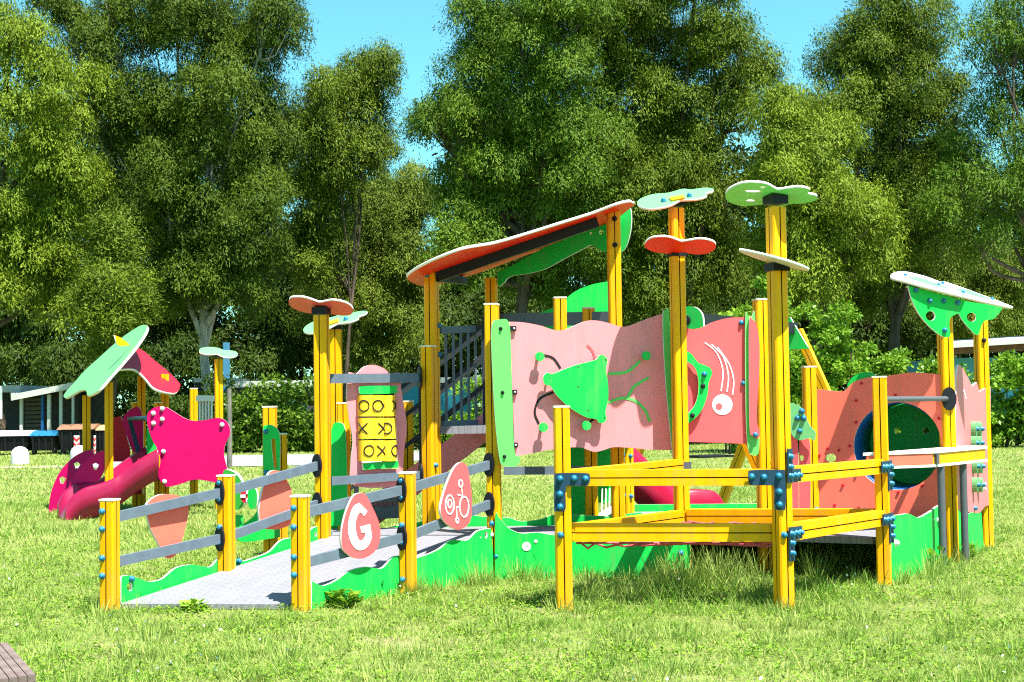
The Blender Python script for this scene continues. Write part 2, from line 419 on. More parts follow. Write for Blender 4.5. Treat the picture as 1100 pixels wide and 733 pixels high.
for q in ((141, 622, c1, Lw), (245.5, 599, c1, Lw), (256, 603, c2, Lw), (353, 573, c2, Lw)):
    bolt(q[2], q[3].at(*q[3].hit(q[:2]), .002), q[3].n)

# ---- ramp rails and petals
def zz(px, py, post): return Vector((post.x, post.y, ZH(px, py, post.y)))
rn = Lw.n
for dz in ((556, 528, 533, 502, 500), (604.5, 577, 575, 546, 541)):
    rail(ROOT, zz(118, dz[0], RL0) + rv * .05 + rn * .0, zz(243, dz[1] + 1, RL1) - rv * .05, plate=(1,))
    rail(ROOT, zz(243, dz[1] - 1, RL1) + rv * .05, zz(345, dz[4], RL2) - rv * .05, plate=(1,))
rv2 = (RR2.p - RR0.p).normalized()
for dz in ((551, 526, 524, 499), (605, 577, 575, 541)):
    rail(ROOT, zz(323, dz[0], RR0) + rv2 * .05, zz(438, dz[1], RR1) - rv2 * .05, plate=(1,))
    rail(ROOT, zz(438, dz[2], RR1) + rv2 * .05, zz(534, dz[3], RR2) - rv2 * .05, plate=(1,))
board('petal_board', Lw.off(-.03), z2([(230, 300), (245, 270), (280, 250), (320, 248), (360, 258), (388, 290), (385, 340), (365, 420), (345, 470), (320, 488), (300, 480), (275, 430), (245, 370)]), ORNG, ROOT)
board('petal_board', Lw.off(-.03), z2([(655, 290), (670, 220), (690, 170), (715, 158), (740, 170), (765, 210), (778, 250), (775, 350), (740, 375), (700, 380), (665, 370), (655, 330)]), ORNG, ROOT)
pr = wall((RR0.x, RR0.y), (RR1.x, RR1.y)).off(.035); pq = wall((RR1.x, RR1.y), (RR2.x, RR2.y)).off(.035)
g1 = board('petal_board', pr, z4([(300, 278), (320, 285), (345, 330), (370, 390), (375, 440), (360, 490), (320, 520), (280, 522), (245, 500), (230, 470), (232, 410), (250, 340), (275, 290)]), CORAL, ROOT)
g1['label'] = 'coral petal board with a white letter G'
g2 = board('petal_board', pq, z4([(680, 163), (700, 180), (712, 240), (718, 300), (715, 370), (700, 400), (670, 415), (640, 405), (612, 380), (600, 340), (610, 290), (630, 230), (655, 180)]), CORAL, ROOT)
g2['label'] = 'coral petal board with white ring drawings'
gf = pr.off(.0115)
board('letter_mark', gf, z4([(330, 345, 0), (300, 316, 0), (278, 330), (263, 370), (258, 415), (265, 455), (283, 485), (302, 493), (322, 487), (340, 465), (347, 440, 0), (340, 395, 0), (303, 405, 0), (308, 428, 0), (322, 428, 0), (320, 445), (308, 457), (296, 450), (287, 420), (286, 390), (294, 362), (305, 352), (318, 366, 0)]), [WHITE, WHITE], g1, th=.003)
ring = lambda x, y, rx, ry: z4(circ(x, y, rx, 26, ry))
for rq in ([ring(688, 330, 17, 38), ring(634, 322, 16, 35), ring(675, 243, 7, 13), ring(662, 381, 5, 9), ring(634, 318, 7, 15)]): marks('ring_drawing', pq, [rq], .011, WHITE, g2, .0097, True)
marks('line_drawing', pq, [z4([(678, 256), (682, 290)]), z4([(664, 284), (682, 290)]), z4([(672, 330), (659, 332), (661, 370)])], .009, WHITE, g2, .0097)

# ---- noughts-and-crosses panel
tw = wall((RL2.x, RL2.y + .12), (Fs.x, Fs.y - .02))
rail(ROOT, Vector((RL2.x + .05, RL2.y + .1, ZH(350, 407, RL2.y + .1))), Vector((Fs.x - .06, Fs.y - .04, ZH(455, 406, Fs.y))), h=.07, plate=(1,))
rail(ROOT, Vector((RL2.x + .05, RL2.y + .1, ZH(350, 517, RL2.y + .1))), Vector((Fs.x - .06, Fs.y - .04, ZH(455, 510, Fs.y))), plate=(1,))
z3 = lambda pts: ZM(300, 300, 3.333, pts)
tp = board('game_panel', tw.off(-.03), z3([(250, 335), (275, 338), (300, 315), (335, 307), (370, 318), (395, 336), (425, 335), (432, 345), (436, 400), (450, 480), (455, 540), (445, 620), (440, 700), (425, 740), (270, 740), (255, 660), (262, 580), (250, 500), (240, 420), (243, 370)]), PINK, ROOT, holes=[z3([(288, 385), (412, 385), (424, 680), (294, 680)])])
tp['label'] = 'pink noughts and crosses panel with yellow turning cylinders'
board('top_bar', tw.off(.005), z3([(284, 388), (300, 383), (412, 383), (416, 395), (414, 408), (300, 412), (286, 408)]), GREEN, tp, th=.04)
board('bottom_bar', tw.off(.005), z3([(296, 660, 0), (422, 650, 0), (424, 674, 0), (298, 682, 0)]), GREEN, tp, th=.05)
def symbol(bm, cx, kind, sh, zc, rad, hh):
    n = tw.n
    def S(a, z):
        th = a / rad + sh
        return cx + tw.u * (math.sin(th) * (rad + .001)) + n * (math.cos(th) * (rad + .001)) + Vector((0, 0, zc + z))
    q = hh * .52
    if kind == 'O': tube(bm, [S(q * math.cos(t), q * math.sin(t)) for t in [2 * math.pi * i / 20 for i in range(20)]], .0052, 5, closed=True)
    else:
        tube(bm, [S(-q + 2 * q * i / 8, -q + 2 * q * i / 8) for i in range(9)], .0052, 5); tube(bm, [S(-q + 2 * q * i / 8, q - 2 * q * i / 8) for i in range(9)], .0052, 5)
rows = [(415, 492, ['O', 'O', 'X'], [-.5, -.1, 1.0]), (496, 572, ['X', 'X', 'O'], [-.75, .55, -.5]), (576, 652, ['O', 'X', 'O'], [.1, .35, .75])]
for (y0, y1, ks, shs) in rows:
    for j in range(3):
        x = 308 + 40 * j + (y0 - 415) * .02
        a0 = tw.hit(z3([(x, y0)])[0]); a1 = tw.hit(z3([(x, y1)])[0]); rad = .061; hh = (a0[1] - a1[1]) / 2
        c0 = tw.at(a0[0], 0, 0); zc = (a0[1] + a1[1]) / 2
        bm = B(); cyl(bm, c0 + Vector((0, 0, zc - hh + .002)), c0 + Vector((0, 0, zc + hh - .002)), rad - .002, 24)
        cy = obj('turning_cylinder', bm, YELP, tp, origin=c0 + Vector((0, 0, zc - hh)))
        bm = B(); symbol(bm, c0, ks[j], shs[j], zc, rad - .002, hh * .95)
        s_ = obj('symbol', bm, BLK, tp)
        if j < 2 and ks[j] == 'O' and y0 < 450 and j == 1:
            bm = B(); symbol(bm, c0, 'X', .75, zc, rad - .002, hh * .6); obj('symbol', bm, BLK, tp)
# narrow green panel behind tall post
npw = wall((RL2.x, RL2.y + .45), (RL2.x + .4, RL2.y + .42))
board('slot_board', npw, [(356, 462, 0), (359, 455), (365, 454), (370, 458), (372, 475), (373, 520), (372, 560), (356, 565, 0)], GREEN, ROOT)

# ---- tower: roof, deck, railing, stair, slide
TZ = 1.07
sheet('tower_deck', [Vector((Ft.x, Ft.y, TZ)), Vector((Hp.x, Hp.y + .05, TZ)), Vector((Hp.x + .25, 12.1, TZ)), Vector((Gt.x, Gt.y, TZ))], .06, DECK, ROOT)
bm = B(); ra = Vector((Ft.x + .06, Ft.y + .05, 0)); rb = Vector((Gt.x - .04, Gt.y - .05, 0))
za = ZH(470, 355, ra.y); zb = ZH(522, 353, rb.y); ya = TZ - .02
bar(bm, ra + Vector((0, 0, za)), rb + Vector((0, 0, zb)), .035, .055)
for i in range(6):
    t = (i + .7) / 6.4; p = ra.lerp(rb, t); cyl(bm, p + Vector((0, 0, ya)), p + Vector((0, 0, za + (zb - za) * t)), .011, 8)
obj('railing', bm, RAIL, ROOT)
bm = B(); bar(bm, ra + Vector((0, 0, TZ - .01)), rb + Vector((0, 0, TZ - .01)), .05, .10); obj('edge_beam', bm, RAIL, ROOT)
# stair going down to the left behind the tower
st = Vector((-.20, 12.0, TZ)); sb = Vector((-1.42, 12.05, .16))
wv = Vector((0, .38, 0))
for s in (-1, 1):
    a = st + wv * s; b = sb + wv * s
    pl = Plane(b, a - b, (0, 0, 1)); L = (a - b).length
    slab('stringer', pl, [[(0, -.10), (L, -.10), (L + .05, .1), (0, .12)]], .02, [PINK, EDGE], ROOT)
    bm = B(); up = Vector((0, 0, 1))
    for k in range(3):
        o_ = up * (.34 + .25 * k); bar(bm, b + o_ + (a - b) * .04, a + o_, .03, .034)
    for t in (.04, .55, .98):
        q = b + (a - b) * t; bar(bm, q - up * .05, q + up * .9, .03, .04)
    obj('handrail', bm, STAIR, ROOT)
for i in range(6):
    q = sb + (st - sb) * ((i + .5) / 6)
    bm = B(); box(bm, q + Vector((0, 0, -.02)), (.25, .72, .035)); obj('stair_tread', bm, BLK, ROOT)
bm = B()
for i in range(6): cyl(bm, P(401 + i * 5, 556, 11.6), P(401 + i * 5, 538, 11.6), .008, 6)
bar(bm, P(396, 538, 11.6), P(432, 537, 11.6), .03, .03); bar(bm, P(386, 552, 11.6), P(446, 549, 11.6), .04, .1)
obj('lower_railing', bm, RAIL, ROOT)
# roof
z5r = lambda pts: ZM(430, 210, 4.23, pts)
rf0 = P(437, 298, 10.75); rf1 = P(680, 216, 10.75); rfb = P(475, 306, 11.95)
rpl = plane3(rf0, rf1, rfb + Vector((0, 0, .012)))
ru = (rf1 - rf0).length; 
back = [(1.80, .30), (1.70, .75), (1.55, 1.1), (1.25, 1.25), (1.0, 1.12), (.75, 1.2), (.45, 1.24), (.22, 1.15), (.06, .8)]
hitf = lambda p: rpl.hit(p)
front = [hitf(p) for p in z5r([(30, 375), (60, 340), (150, 292), (270, 245), (340, 230), (430, 215), (560, 178), (720, 128), (880, 78), (980, 40), (1040, 26), (1060, 36)])]
lp = smooth_loop(front + [(ru + .02, .12)] + [(p[0] * ru / 1.80, p[1]) for p in back], 4)
hol = circ(ru * .55, .55, .24, 20, .10)
rf = slab('roof_board', rpl, [lp, hol], .022, [ORED, EDGE], ROOT); rf['label'] = 'tilted orange red roof board with a white edge'
dn = -1 if rpl.n.z > 0 else 1
bm = B(); bar(bm, rpl.at(.22, .2, dn * .05), rpl.at(ru * .84, .16, dn * .05), .05, .075); obj('roof_beam', bm, BLK, rf)
bm = B(); bar(bm, rpl.at(.20, .22, dn * .05), rpl.at(.40, 1.1, dn * .05), .05, .06); obj('roof_beam', bm, BLK, rf)
gw = wall((Gt.x - .05, 11.95), (Hp.x + .2, 11.45))
board('side_board', gw, z5r([(445, 350, 0), (520, 315, 0), (700, 210, 0), (800, 160, 0), (920, 110, 0), (935, 90, 0), (1045, 50, 0), (1052, 90), (1050, 150), (1035, 215), (1010, 255), (960, 262), (910, 248), (872, 226), (830, 245), (740, 292), (660, 335), (580, 356), (500, 370), (470, 400), (446, 408)]), GREEN, ROOT, holes=[ZM(430, 210, 4.23, circ(915, 168, 11)), ZM(430, 210, 4.23, circ(868, 173, 6))])
hw = wall((-.1, 12.15), (1.0, 12.15))
board('guard_board', hw, [(537, 345), (560, 341), (580, 336), (600, 328), (615, 315), (632, 307), (650, 303), (655, 303, 0), (655, 380, 0), (537, 380, 0)], GREEN, ROOT)
rail(ROOT, P(537, 341, 11.95), P(656, 339, 11.2), plate=()); rail(ROOT, P(537, 347, 11.95), P(656, 345, 11.2), plate=())
# green doorway boards under the tower
dw = wall((.45, 11.5), (.95, 11.45))
d1 = board('door_board', dw, [(608, 480, 0), (632, 480, 0), (632, 575, 0), (608, 575, 0)], GREEN, ROOT, smooth=False, holes=[[(623, 553), (627, 553), (627, 557), (624.5, 561), (622.5, 557)]])
d2 = board('door_board', dw.off(-.25), [(640, 478, 0), (671, 476, 0), (671, 575, 0), (662, 575, 0), (657, 540, 0), (640, 540, 0)], GREEN, ROOT, smooth=False)
marks('leaf_mark', dw.off(-.25), [[(664, 524), (666, 530)], [(665, 524), (663, 529)]], .02, WHITE, d2, .0097)
for q in ((669, 489), (670, 532)): bolt(d2, dw.off(-.25).at(*dw.off(-.25).hit(q), .01), (0, -1, 0))
bm = B()
for i in range(4): bar(bm, P(647 + i * 4, 525, 11.4), P(646.5 + i * 4, 551, 11.4), .012, .012)
bar(bm, P(643, 556, 11.38), P(661, 545, 11.38), .03, .05)
obj('baluster_panel', bm, EDGE, ROOT)
bm = B(); bar(bm, P(646, 561, 11.0), P(688, 556, 11.6), .02, .08); obj('edge_board', bm, GREEN, ROOT)

def chute(name, far, near, depth, skirt, m, parent, n=5):
    fr = [Vector(p) for p in spline([tuple(p) for p in far], n)]; nr = [Vector(p) for p in spline([tuple(p) for p in near], n)]
    bm = B(); rings = []
    for i in range(len(fr)):
        a, b = fr[i], nr[i]; w = (b - a); up = Vector((0, 0, 1))
        pts = [a - up * skirt, a - w * .06 - up * .01, a + up * .012, a + w * .10 - up * .01]
        for t in (.2, .35, .5, .65, .8): pts.append(a + w * t - up * depth * (1 - (abs(t - .5) / .5) ** 3))
        pts += [b - w * .10 - up * .01, b + up * .012, b + w * .06 - up * .01, b - up * skirt]
        rings.append([bm.verts.new(p) for p in pts])
    k = len(rings[0])
    for x, y in zip(rings, rings[1:]):
        for j in range(k):
            f = bm.faces.new((x[j], x[(j + 1) % k], y[(j + 1) % k], y[j])); f.smooth = True
    bm.faces.new(rings[0]); bm.faces.new(rings[-1][::-1])
    bmesh.ops.recalc_face_normals(bm, faces=bm.faces)
    return obj(name, bm, m, parent)
sl_far = [P(640, 452, 12.9), P(672, 474, 12.9), P(700, 500, 12.95), P(726, 522, 13.0), P(750, 531, 13.05), P(770, 535, 13.1), P(780, 548, 13.1)]
sl_near = [P(636, 455, 12.4), P(668, 474, 12.4), P(700, 506, 12.45), P(724, 527, 12.5), P(748, 527, 12.55), P(770, 531, 12.6), P(781, 550, 12.6)]
chute('slide', sl_far, sl_near, .16, .42, CRIM, ROOT)['label'] = 'dark crimson slide behind the tower'

# ---- leaf caps on the tall posts
def capleaf(p, z, w, d, yaw, pitch, roll, m, dxy=(0, 0), kind=0, extra=None, name='leaf_cap', em=EDGE):
    """two-lobed leaf plate; pitch > 0 lifts its near edge, roll > 0 lifts its right end"""
    M = Matrix.Rotation(roll * -1, 3, 'Y') @ Matrix.Rotation(-pitch, 3, 'X') @ Matrix.Rotation(yaw, 3, 'Z')
    pl = Plane(Vector((p.x + dxy[0], p.y + dxy[1], z)), M @ Vector((1, 0, 0)), M @ Vector((0, 1, 0)))
    w /= 2; d /= 2
    if kind == 0: pts = [(-w, -.1 * d), (-.85 * w, -.8 * d), (-.45 * w, -d), (-.08 * w, -.62 * d), (.0, -.55 * d), (.12 * w, -.65 * d), (.5 * w, -.98 * d), (.88 * w, -.7 * d), (w, .0), (.85 * w, .7 * d), (.5 * w, .9 * d), (.15 * w, .7 * d), (0, .85 * d), (-.3 * w, d), (-.7 * w, .85 * d), (-.95 * w, .4 * d)]
    elif kind == 1: pts = [(-w, -.2 * d), (-.75 * w, -.9 * d), (-.3 * w, -.95 * d), (0, -.55 * d), (.1 * w, -.5 * d), (.45 * w, -.75 * d), (.72 * w, -.6 * d), (.74 * w, -.25 * d), (.95 * w, -.1 * d), (w, .25 * d), (.8 * w, .55 * d), (.5 * w, .65 * d), (.3 * w, .95 * d), (-.1 * w, .8 * d), (-.5 * w, d), (-.9 * w, .6 * d)]
    else: pts = [(-w, 0), (-.8 * w, -.5 * d), (-.3 * w, -.9 * d), (.3 * w, -d), (.8 * w, -.6 * d), (w, 0), (.85 * w, .4 * d), (.3 * w, .75 * d), (0, .7 * d), (-.2 * w, d), (-.7 * w, .6 * d)]
    loops = [smooth_loop(pts, 5)]
    if extra: loops += extra(w, d)
    o = slab(name, pl, loops, .016, [m, em], ROOT)
    bm = B(); box(bm, (p.x, p.y, z - .035), (.11, .11, .05), p.rot); obj('bracket', bm, BLK, o)
    return o, pl
lf, q = capleaf(RL2, ZH(345, 329, RL2.y), .47, .40, 0, R(13), R(-6), CORAL); lf['label'] = 'coral two-lobed leaf cap'
lf, q = capleaf(K2, ZH(361, 346, K2.y), .52, .36, 0, R(-20), R(14), MINT, kind=1); lf['label'] = 'mint green leaf cap'
bm = B(); box(bm, q.at(-.02, -.04, .014), (.1, .09, .012), M=Matrix((q.u, q.v, q.n)).transposed()); obj('patch', bm, YEL, lf); bolt(lf, q.at(.09, -.05, .011), q.n)
slot_holes = lambda w, d: [circ(-.45 * w, -.3 * d, .05, 14, .022), circ(-.28 * w, -.66 * d, .022, 12, .012), circ(-.4 * w, .5 * d, .03, 12, .02)]
lf, q = capleaf(Bp, ZH(836, 209, Bp.y), .55, .42, 0, R(11), R(-3), LIME, kind=1, extra=slot_holes, dxy=(-.02, 0)); lf['label'] = 'green leaf cap with cut-out slots on the tallest front post'
lf, q = capleaf(Bp, ZH(838, 281, Bp.y), .43, .30, 0, R(-2), R(-17), LAV, kind=2, dxy=(-.035, -.1)); lf['label'] = 'lavender disc below the green leaf cap'
lf, q = capleaf(E, ZH(722, 213, E.y), .56, .40, 0, R(-22), R(10), MINT, kind=1); lf['label'] = 'mint green leaf cap'
bm = B(); box(bm, q.at(.0, -.06, .014), (.1, .09, .012), M=Matrix((q.u, q.v, q.n)).transposed()); obj('patch', bm, YEL, lf); bolt(lf, q.at(.09, -.06, .011), q.n); bolt(lf, q.at(-.1, -.06, .011), q.n)
lf, q = capleaf(E, ZH(723, 267, E.y), .50, .36, 0, R(12), R(-4), ORED, kind=0, dxy=(.0, -.2)); lf['label'] = 'orange red two-lobed disc below a mint leaf cap'

# ---- big pink bug panel
z6 = lambda pts: ZM(520, 320, 3.667, pts)
pw = wall((PX(545, 10.14), 10.14), (PX(716, 10.42), 10.42))
Lpw = pw.hit((716, 400))[0]
wave = lambda a, b: .05 * math.sin(a / Lpw * 2 * math.pi * 1.25)
p1 = board('bug_panel', pw, z6([(98, 95, 0), (150, 97), (220, 110), (270, 126), (310, 128), (350, 112), (400, 92), (440, 90), (490, 100), (545, 115), (600, 100), (650, 80), (705, 63, 0), (722, 330), (738, 600, 0), (650, 598), (520, 588), (470, 600), (435, 607), (405, 598), (380, 590), (330, 590), (250, 600), (180, 615), (120, 625, 0), (112, 400)]), PINK, ROOT)
p1['label'] = 'wavy pink panel with a green bug figure'
bm = bmesh.new(); bm.free()
s1 = board('green_edge_board', pw.off(.03), z6([(35, 95), (60, 86), (92, 90), (103, 150), (110, 400), (118, 600), (140, 628), (135, 655), (110, 665), (78, 660), (62, 640), (45, 500), (33, 300), (28, 150)]), LIME, ROOT)
for yb in (122, 373, 625): bolt(s1, pw.off(.03).at(*pw.off(.03).hit(z6([(64 + (yb - 122) * .03, yb)])[0]), .01), pw.n, BOLTK, .7)
for i, yb in enumerate((122, 372, 580)):
    bm = B(); c = pw.at(*pw.hit(z6([(108 + i * 3, yb)])[0]), .02); box(bm, c, (.055, .03, .035), math.atan2(pw.u.y, pw.u.x)); hg = obj('hinge', bm, BLK, p1)
    bolt(hg, pw.at(*pw.hit(z6([(114 + i * 3, yb)])[0]), .035), pw.n, BOLTP, .35)
s2 = board('green_edge_board', pw.off(.02), z6([(704, 62), (715, 50), (727, 54), (735, 200), (745, 420), (753, 640), (744, 630), (720, 400), (706, 200)]), LIME, ROOT)
bug = pw.off(.075)
bg = board('bug_figure', bug, z6([(235, 305), (250, 295), (270, 299), (350, 268), (420, 250), (445, 240), (450, 229), (467, 226), (483, 240), (484, 258), (479, 280), (487, 340), (487, 400), (477, 450), (481, 475), (470, 492), (452, 492), (440, 478), (400, 470), (340, 435), (290, 390), (262, 350), (240, 342), (232, 322)]), GREEN, p1)
for q in ((246, 318), (466, 247), (461, 474), (357, 276), (357, 352), (396, 445)):
    bm = B(); c = bug.at(*bug.hit(z6([q])[0]), .0085); 
    cyl(bm, pw.at(*pw.hit(z6([q])[0]), .01), pw.at(*pw.hit(z6([q])[0]), .0845), .008, 8); obj('screw', bm, STEEL, p1)
for (x, y) in ((211, 233), (225, 510), (394, 503), (628, 230)):
    kp = pw.off(.012); a = kp.hit(z6([(x, y)])[0]); bm = B(); cyl(bm, kp.at(*a, 0), kp.at(*a, .05), .012, 8); cyl(bm, kp.at(*a, .05), kp.at(*a, .07), .033, 20); obj('knob', bm, GREEN, p1)
for tq in [z6(spline([(230, 226), (270, 238), (298, 276)])), z6(spline([(270, 373), (218, 398), (198, 450), (213, 494)])), z6([(428, 478), (412, 492)])]: marks('track_groove', pw, [tq], .016, BLK, p1, .0097)
for tq in [z6(spline([(490, 300), (560, 292), (612, 250)])), z6(spline([(490, 412), (540, 396), (590, 405), (630, 440), (650, 486)])), z6(spline([(562, 396), (590, 350), (645, 316)]))]: marks('track_groove', pw, [tq], .02, LIME, p1, .0097)
marks('track_groove', pw, [z6(spline([(405, 188), (425, 210), (434, 240)]))], .016, CORAL, p1, .0097)

# ---- coral panel with the eye
z8 = lambda pts: ZM(730, 320, 4.072, pts)
ew = wall((PX(738, 10.3), 10.3), (PX(802, 10.3), 10.32))
p2 = board('eye_panel', ew, z8([(18, 118, 0), (40, 135), (62, 138), (100, 128), (150, 105), (220, 88), (290, 85, 0), (292, 640, 0), (200, 635), (100, 632), (18, 630, 0)]), CORAL, ROOT)
p2['label'] = 'coral panel with a white eye and hair lines'
marks('hair_line', ew, [z8(spline([(110, 197), (160, 240), (188, 320), (180, 408)])), z8(spline([(140, 205), (190, 260), (212, 340), (206, 410)])), z8(spline([(165, 218), (215, 290), (235, 360), (230, 425)]))], .009, WHITE, p2, .0097)
ef = ew.off(.0115); ec = ef.hit(z8([(187, 468)])[0])
slab('eye_disc', ef, [circ(ec[0], ec[1], .074, 28)], .003, [WHITE, WHITE], p2)
slab('pupil_disc', ef.off(.003), [circ(ec[0] - .025, ec[1] - .012, .024, 18)], .002, [CORAL, CORAL], p2)
cr_ = board('green_ring_board', ew.off(.05), z8([(20, 235), (50, 245), (80, 283), (110, 295), (135, 310), (141, 335), (127, 370), (120, 430), (92, 498), (45, 545), (20, 550), (20, 525), (62, 475), (80, 420), (80, 350), (62, 300), (20, 270)]), GREEN, ROOT)
bolt(cr_, ew.off(.05).at(*ew.off(.05).hit(z8([(107, 335)])[0]), .01), ew.n); 
for q in ((101, 386), (55, 515)): bolt(cr_, ew.off(.05).at(*ew.off(.05).hit(z8([q])[0]), .01), ew.n, BOLTK, .9)
sb_ = board('green_edge_board', ew.off(.03), z8([(287, 98), (300, 82), (314, 84), (330, 95), (330, 560), (347, 600), (345, 675), (325, 690), (300, 662), (289, 500)]), LIME, ROOT)
sc_ = board('coral_edge_board', ew.off(.055), z8([(304, 100), (318, 95), (335, 118), (348, 200), (347, 330), (338, 470), (338, 545), (350, 588), (342, 615), (318, 605), (306, 560), (303, 300)]), CORAL, ROOT)
for (x, y, o_, pl_) in ((268, 110, p2, ew), (277, 374, p2, ew), (330, 600, sc_, ew.off(.055))): bolt(o_, pl_.at(*pl_.hit(z8([(x, y)])[0]), .01), ew.n)
bm = B(); tube(bm, [P(829, 497, 10.2), P(832, 508, 10.15), P(844, 512, 10.1)], .012, 6); obj('handle', bm, BLK, ROOT)

# ---- net climber frame
zu = .80
def off_(p, dx, dy): return Vector((p.x + dx, p.y + dy, 0))
ab = (Bp.p - A.p).normalized()
AZ = lambda px, py, pt: ZH(px, py, pt.y)
bt = beam(ROOT, lift(A.p + ab * .045, AZ(604, 513.5, A)), lift(Bp.p - ab * .04, AZ(838, 512.5, Bp)))
beam(ROOT, lift(A.p + ab * .02 + Vector((0, .09, 0)), AZ(604, 573.5, A)), lift(Bp.p - ab * .02 + Vector((0, .09, 0)), AZ(838, 573.5, Bp)), h=.105)
bc = (C.p - Bp.p).normalized()
beam(ROOT, lift(Bp.p + bc * .05, AZ(848, 510.5, Bp)), lift(C.p - bc * .045, AZ(941, 501, C)))
beam(ROOT, lift(Bp.p + bc * .05, AZ(848, 572.5, Bp)), lift(C.p - bc * .045, AZ(941, 556, C)), h=.10)
ae = (E.p - A.p).normalized()
beam(ROOT, lift(A.p + ae * .05, AZ(604, 513, A)), lift(E.p - ae * .05, AZ(728, 499.5, E)), h=.085)
beam(ROOT, lift(A.p + ae * .05, AZ(604, 573, A)), lift(E.p - ae * .05, AZ(732, 555, E)))
ce = (C.p - E.p).normalized()
beam(ROOT, lift(E.p + ce * .05, AZ(735, 554, E)), lift(C.p - ce * .05, AZ(940, 554.5, C)))
bm = B(); box(bm, P(735, 501, E.y - .05), (.1, .02, .06), 0); obj('bracket_plate', bm, STEEL, ROOT)
# L brackets
def lbracket(post_, pl, pts, bolts_):
    o = board('corner_bracket', pl, pts, [DKBLUE, DKBLUE], ROOT, th=.008, n=3)
    for q in bolts_: bolt(o, pl.at(*pl.hit(q), .004), pl.n)
fr = wall((A.x, A.y - .055), (Bp.x, Bp.y - .055))
z7 = lambda pts: ZM(560, 430, 3.187, pts)
lbracket(A, fr, z7([(113, 255, 0), (125, 250), (222, 250), (234, 260), (234, 280), (222, 293), (165, 293), (152, 305), (152, 370), (142, 380), (120, 380), (112, 370)]), z7([(133, 269), (181, 268), (220, 269), (132, 322), (133, 365)]))
fb = fr.off(.012)
lbracket(Bp, fb, z7([(777, 250), (790, 240), (890, 239), (903, 250), (905, 365), (895, 376), (875, 375), (866, 365), (866, 305), (855, 291), (790, 291), (778, 280)]), z7([(788, 262), (830, 264), (881, 260), (883, 314), (884, 358)]))
bn = Vector((bc.y, -bc.x, 0))
def side_bracket(pp, zc, sgn, dirv, nrm, par, hh=.12):
    """angle bracket on the face of a post, its leg running out along a beam"""
    bm = B(); c = Vector((pp.x, pp.y, 0)) + nrm * .058
    box(bm, c + Vector((0, 0, zc + sgn * hh * .5)), (.06, .008, hh + .08), math.atan2(dirv.y, dirv.x))
    box(bm, c + dirv * .075 + Vector((0, 0, zc)), (.11, .0085, .075), math.atan2(dirv.y, dirv.x))
    o = obj('corner_bracket', bm, DKBLUE, ROOT)
    for dx, dz in ((-.005, sgn * hh * .95), (-.005, sgn * hh * .45), (-.005, 0), (.055, 0), (.105, 0)):
        bolt(o, c + dirv * dx + nrm * .004 + Vector((0, 0, zc + dz)), nrm)
side_bracket(Bp, AZ(848, 511, Bp), 1, bc, bn, Bp)
side_bracket(Bp, AZ(848, 573, Bp), -1, bc, bn, Bp)
side_bracket(C, AZ(948, 501, C), -1, Vector((bc.x, bc.y, 0)) * -1, bn, C)
side_bracket(C, AZ(948, 557, C), -1, Vector((bc.x, bc.y, 0)) * -1, bn, C)
# rope net with black clamps
nz = .37
poly = [A.p + Vector((.05, .12, 0)), Bp.p + Vector((-.03, .1, 0)), C.p + Vector((-.08, .03, 0)), E.p + Vector((.02, -.08, 0))]
def inside(p):
    s = None
    for i in range(4):
        a, b = poly[i], poly[(i + 1) % 4]; cr = (b.x - a.x) * (p.y - a.y) - (b.y - a.y) * (p.x - a.x)
        if s is None: s = cr > 0
        elif (cr > 0) != s: return False
    return True
bm = B(); bk = B()
for fam in ((1, .35), (1, -.9)):
    dv = Vector((fam[0], fam[1], 0)).normalized(); nv = Vector((-dv.y, dv.x, 0))
    for i in range(-22, 23):
        c0 = Vector((1.4, 9.3, 0)) + nv * i * .105; seg = [c0 + dv * t * .02 for t in range(-120, 121) if inside(c0 + dv * t * .02)]
        if len(seg) < 3: continue
        tube(bm, [lift(seg[0], nz + .015), lift((seg[0] + seg[-1]) / 2, nz - .02), lift(seg[-1], nz + .015)], .007, 6)
net = obj('rope_net', bm, ROPE, ROOT)
bm = B()
for i in range(15):
    t = (i + .5) / 15
    for (a, b, o_) in ((poly[0], poly[1], Vector((0, .0, 0))), (poly[1], poly[2], Vector((0, 0, 0)))):
        p = a.lerp(b, t); cyl(bm, lift(p + o_ - Vector((0, .03, 0)), nz + .05), lift(p + o_ + Vector((0, .05, 0)), nz + .05), .026, 10)
obj('rope_clamp', bm, BLK, net)

# ---- tunnel panel, fish board, table, right roof
zt = lambda pts: ZM(840, 390, 4.3125, pts)
uw = wall((D.x + .03, D.y - .01), (K.x - .02, K.y - .01))
tpn = board('tunnel_panel', uw, zt([(148, 122, 0), (200, 125), (280, 132), (310, 110), (340, 85), (400, 68), (440, 68), (520, 55), (600, 45), (680, 48), (742, 55, 0), (744, 400), (744, 722, 0), (500, 715), (300, 692), (148, 690, 0)]), ORNG, ROOT, holes=[zt(circ(537, 385, 203, 48)), zt(circ(228, 440, 24, 20, 20))])
tpn['label'] = 'salmon panel with a round tunnel opening'
hc = uw.hit(zt([(537, 385)])[0]); rr_ = abs(uw.hit(zt([(740, 385)])[0])[0] - hc[0])
bm = B(); n = 40; ring_ = []
for c_, r_ in ((-.012, rr_ + .004), (-.70, rr_ + .004), (-.70, rr_ + .02), (-.012, rr_ + .02)):
    ring_.append([bm.verts.new(uw.at(hc[0] + r_ * math.cos(2 * math.pi * i / n), hc[1] + r_ * math.sin(2 * math.pi * i / n), c_)) for i in range(n)])
for k in range(4):
    a, b = ring_[k], ring_[(k + 1) % 4]
    for i in range(n): bm.faces.new((a[i], a[(i + 1) % n], b[(i + 1) % n], b[i])).smooth = True
bmesh.ops.recalc_face_normals(bm, faces=bm.faces)
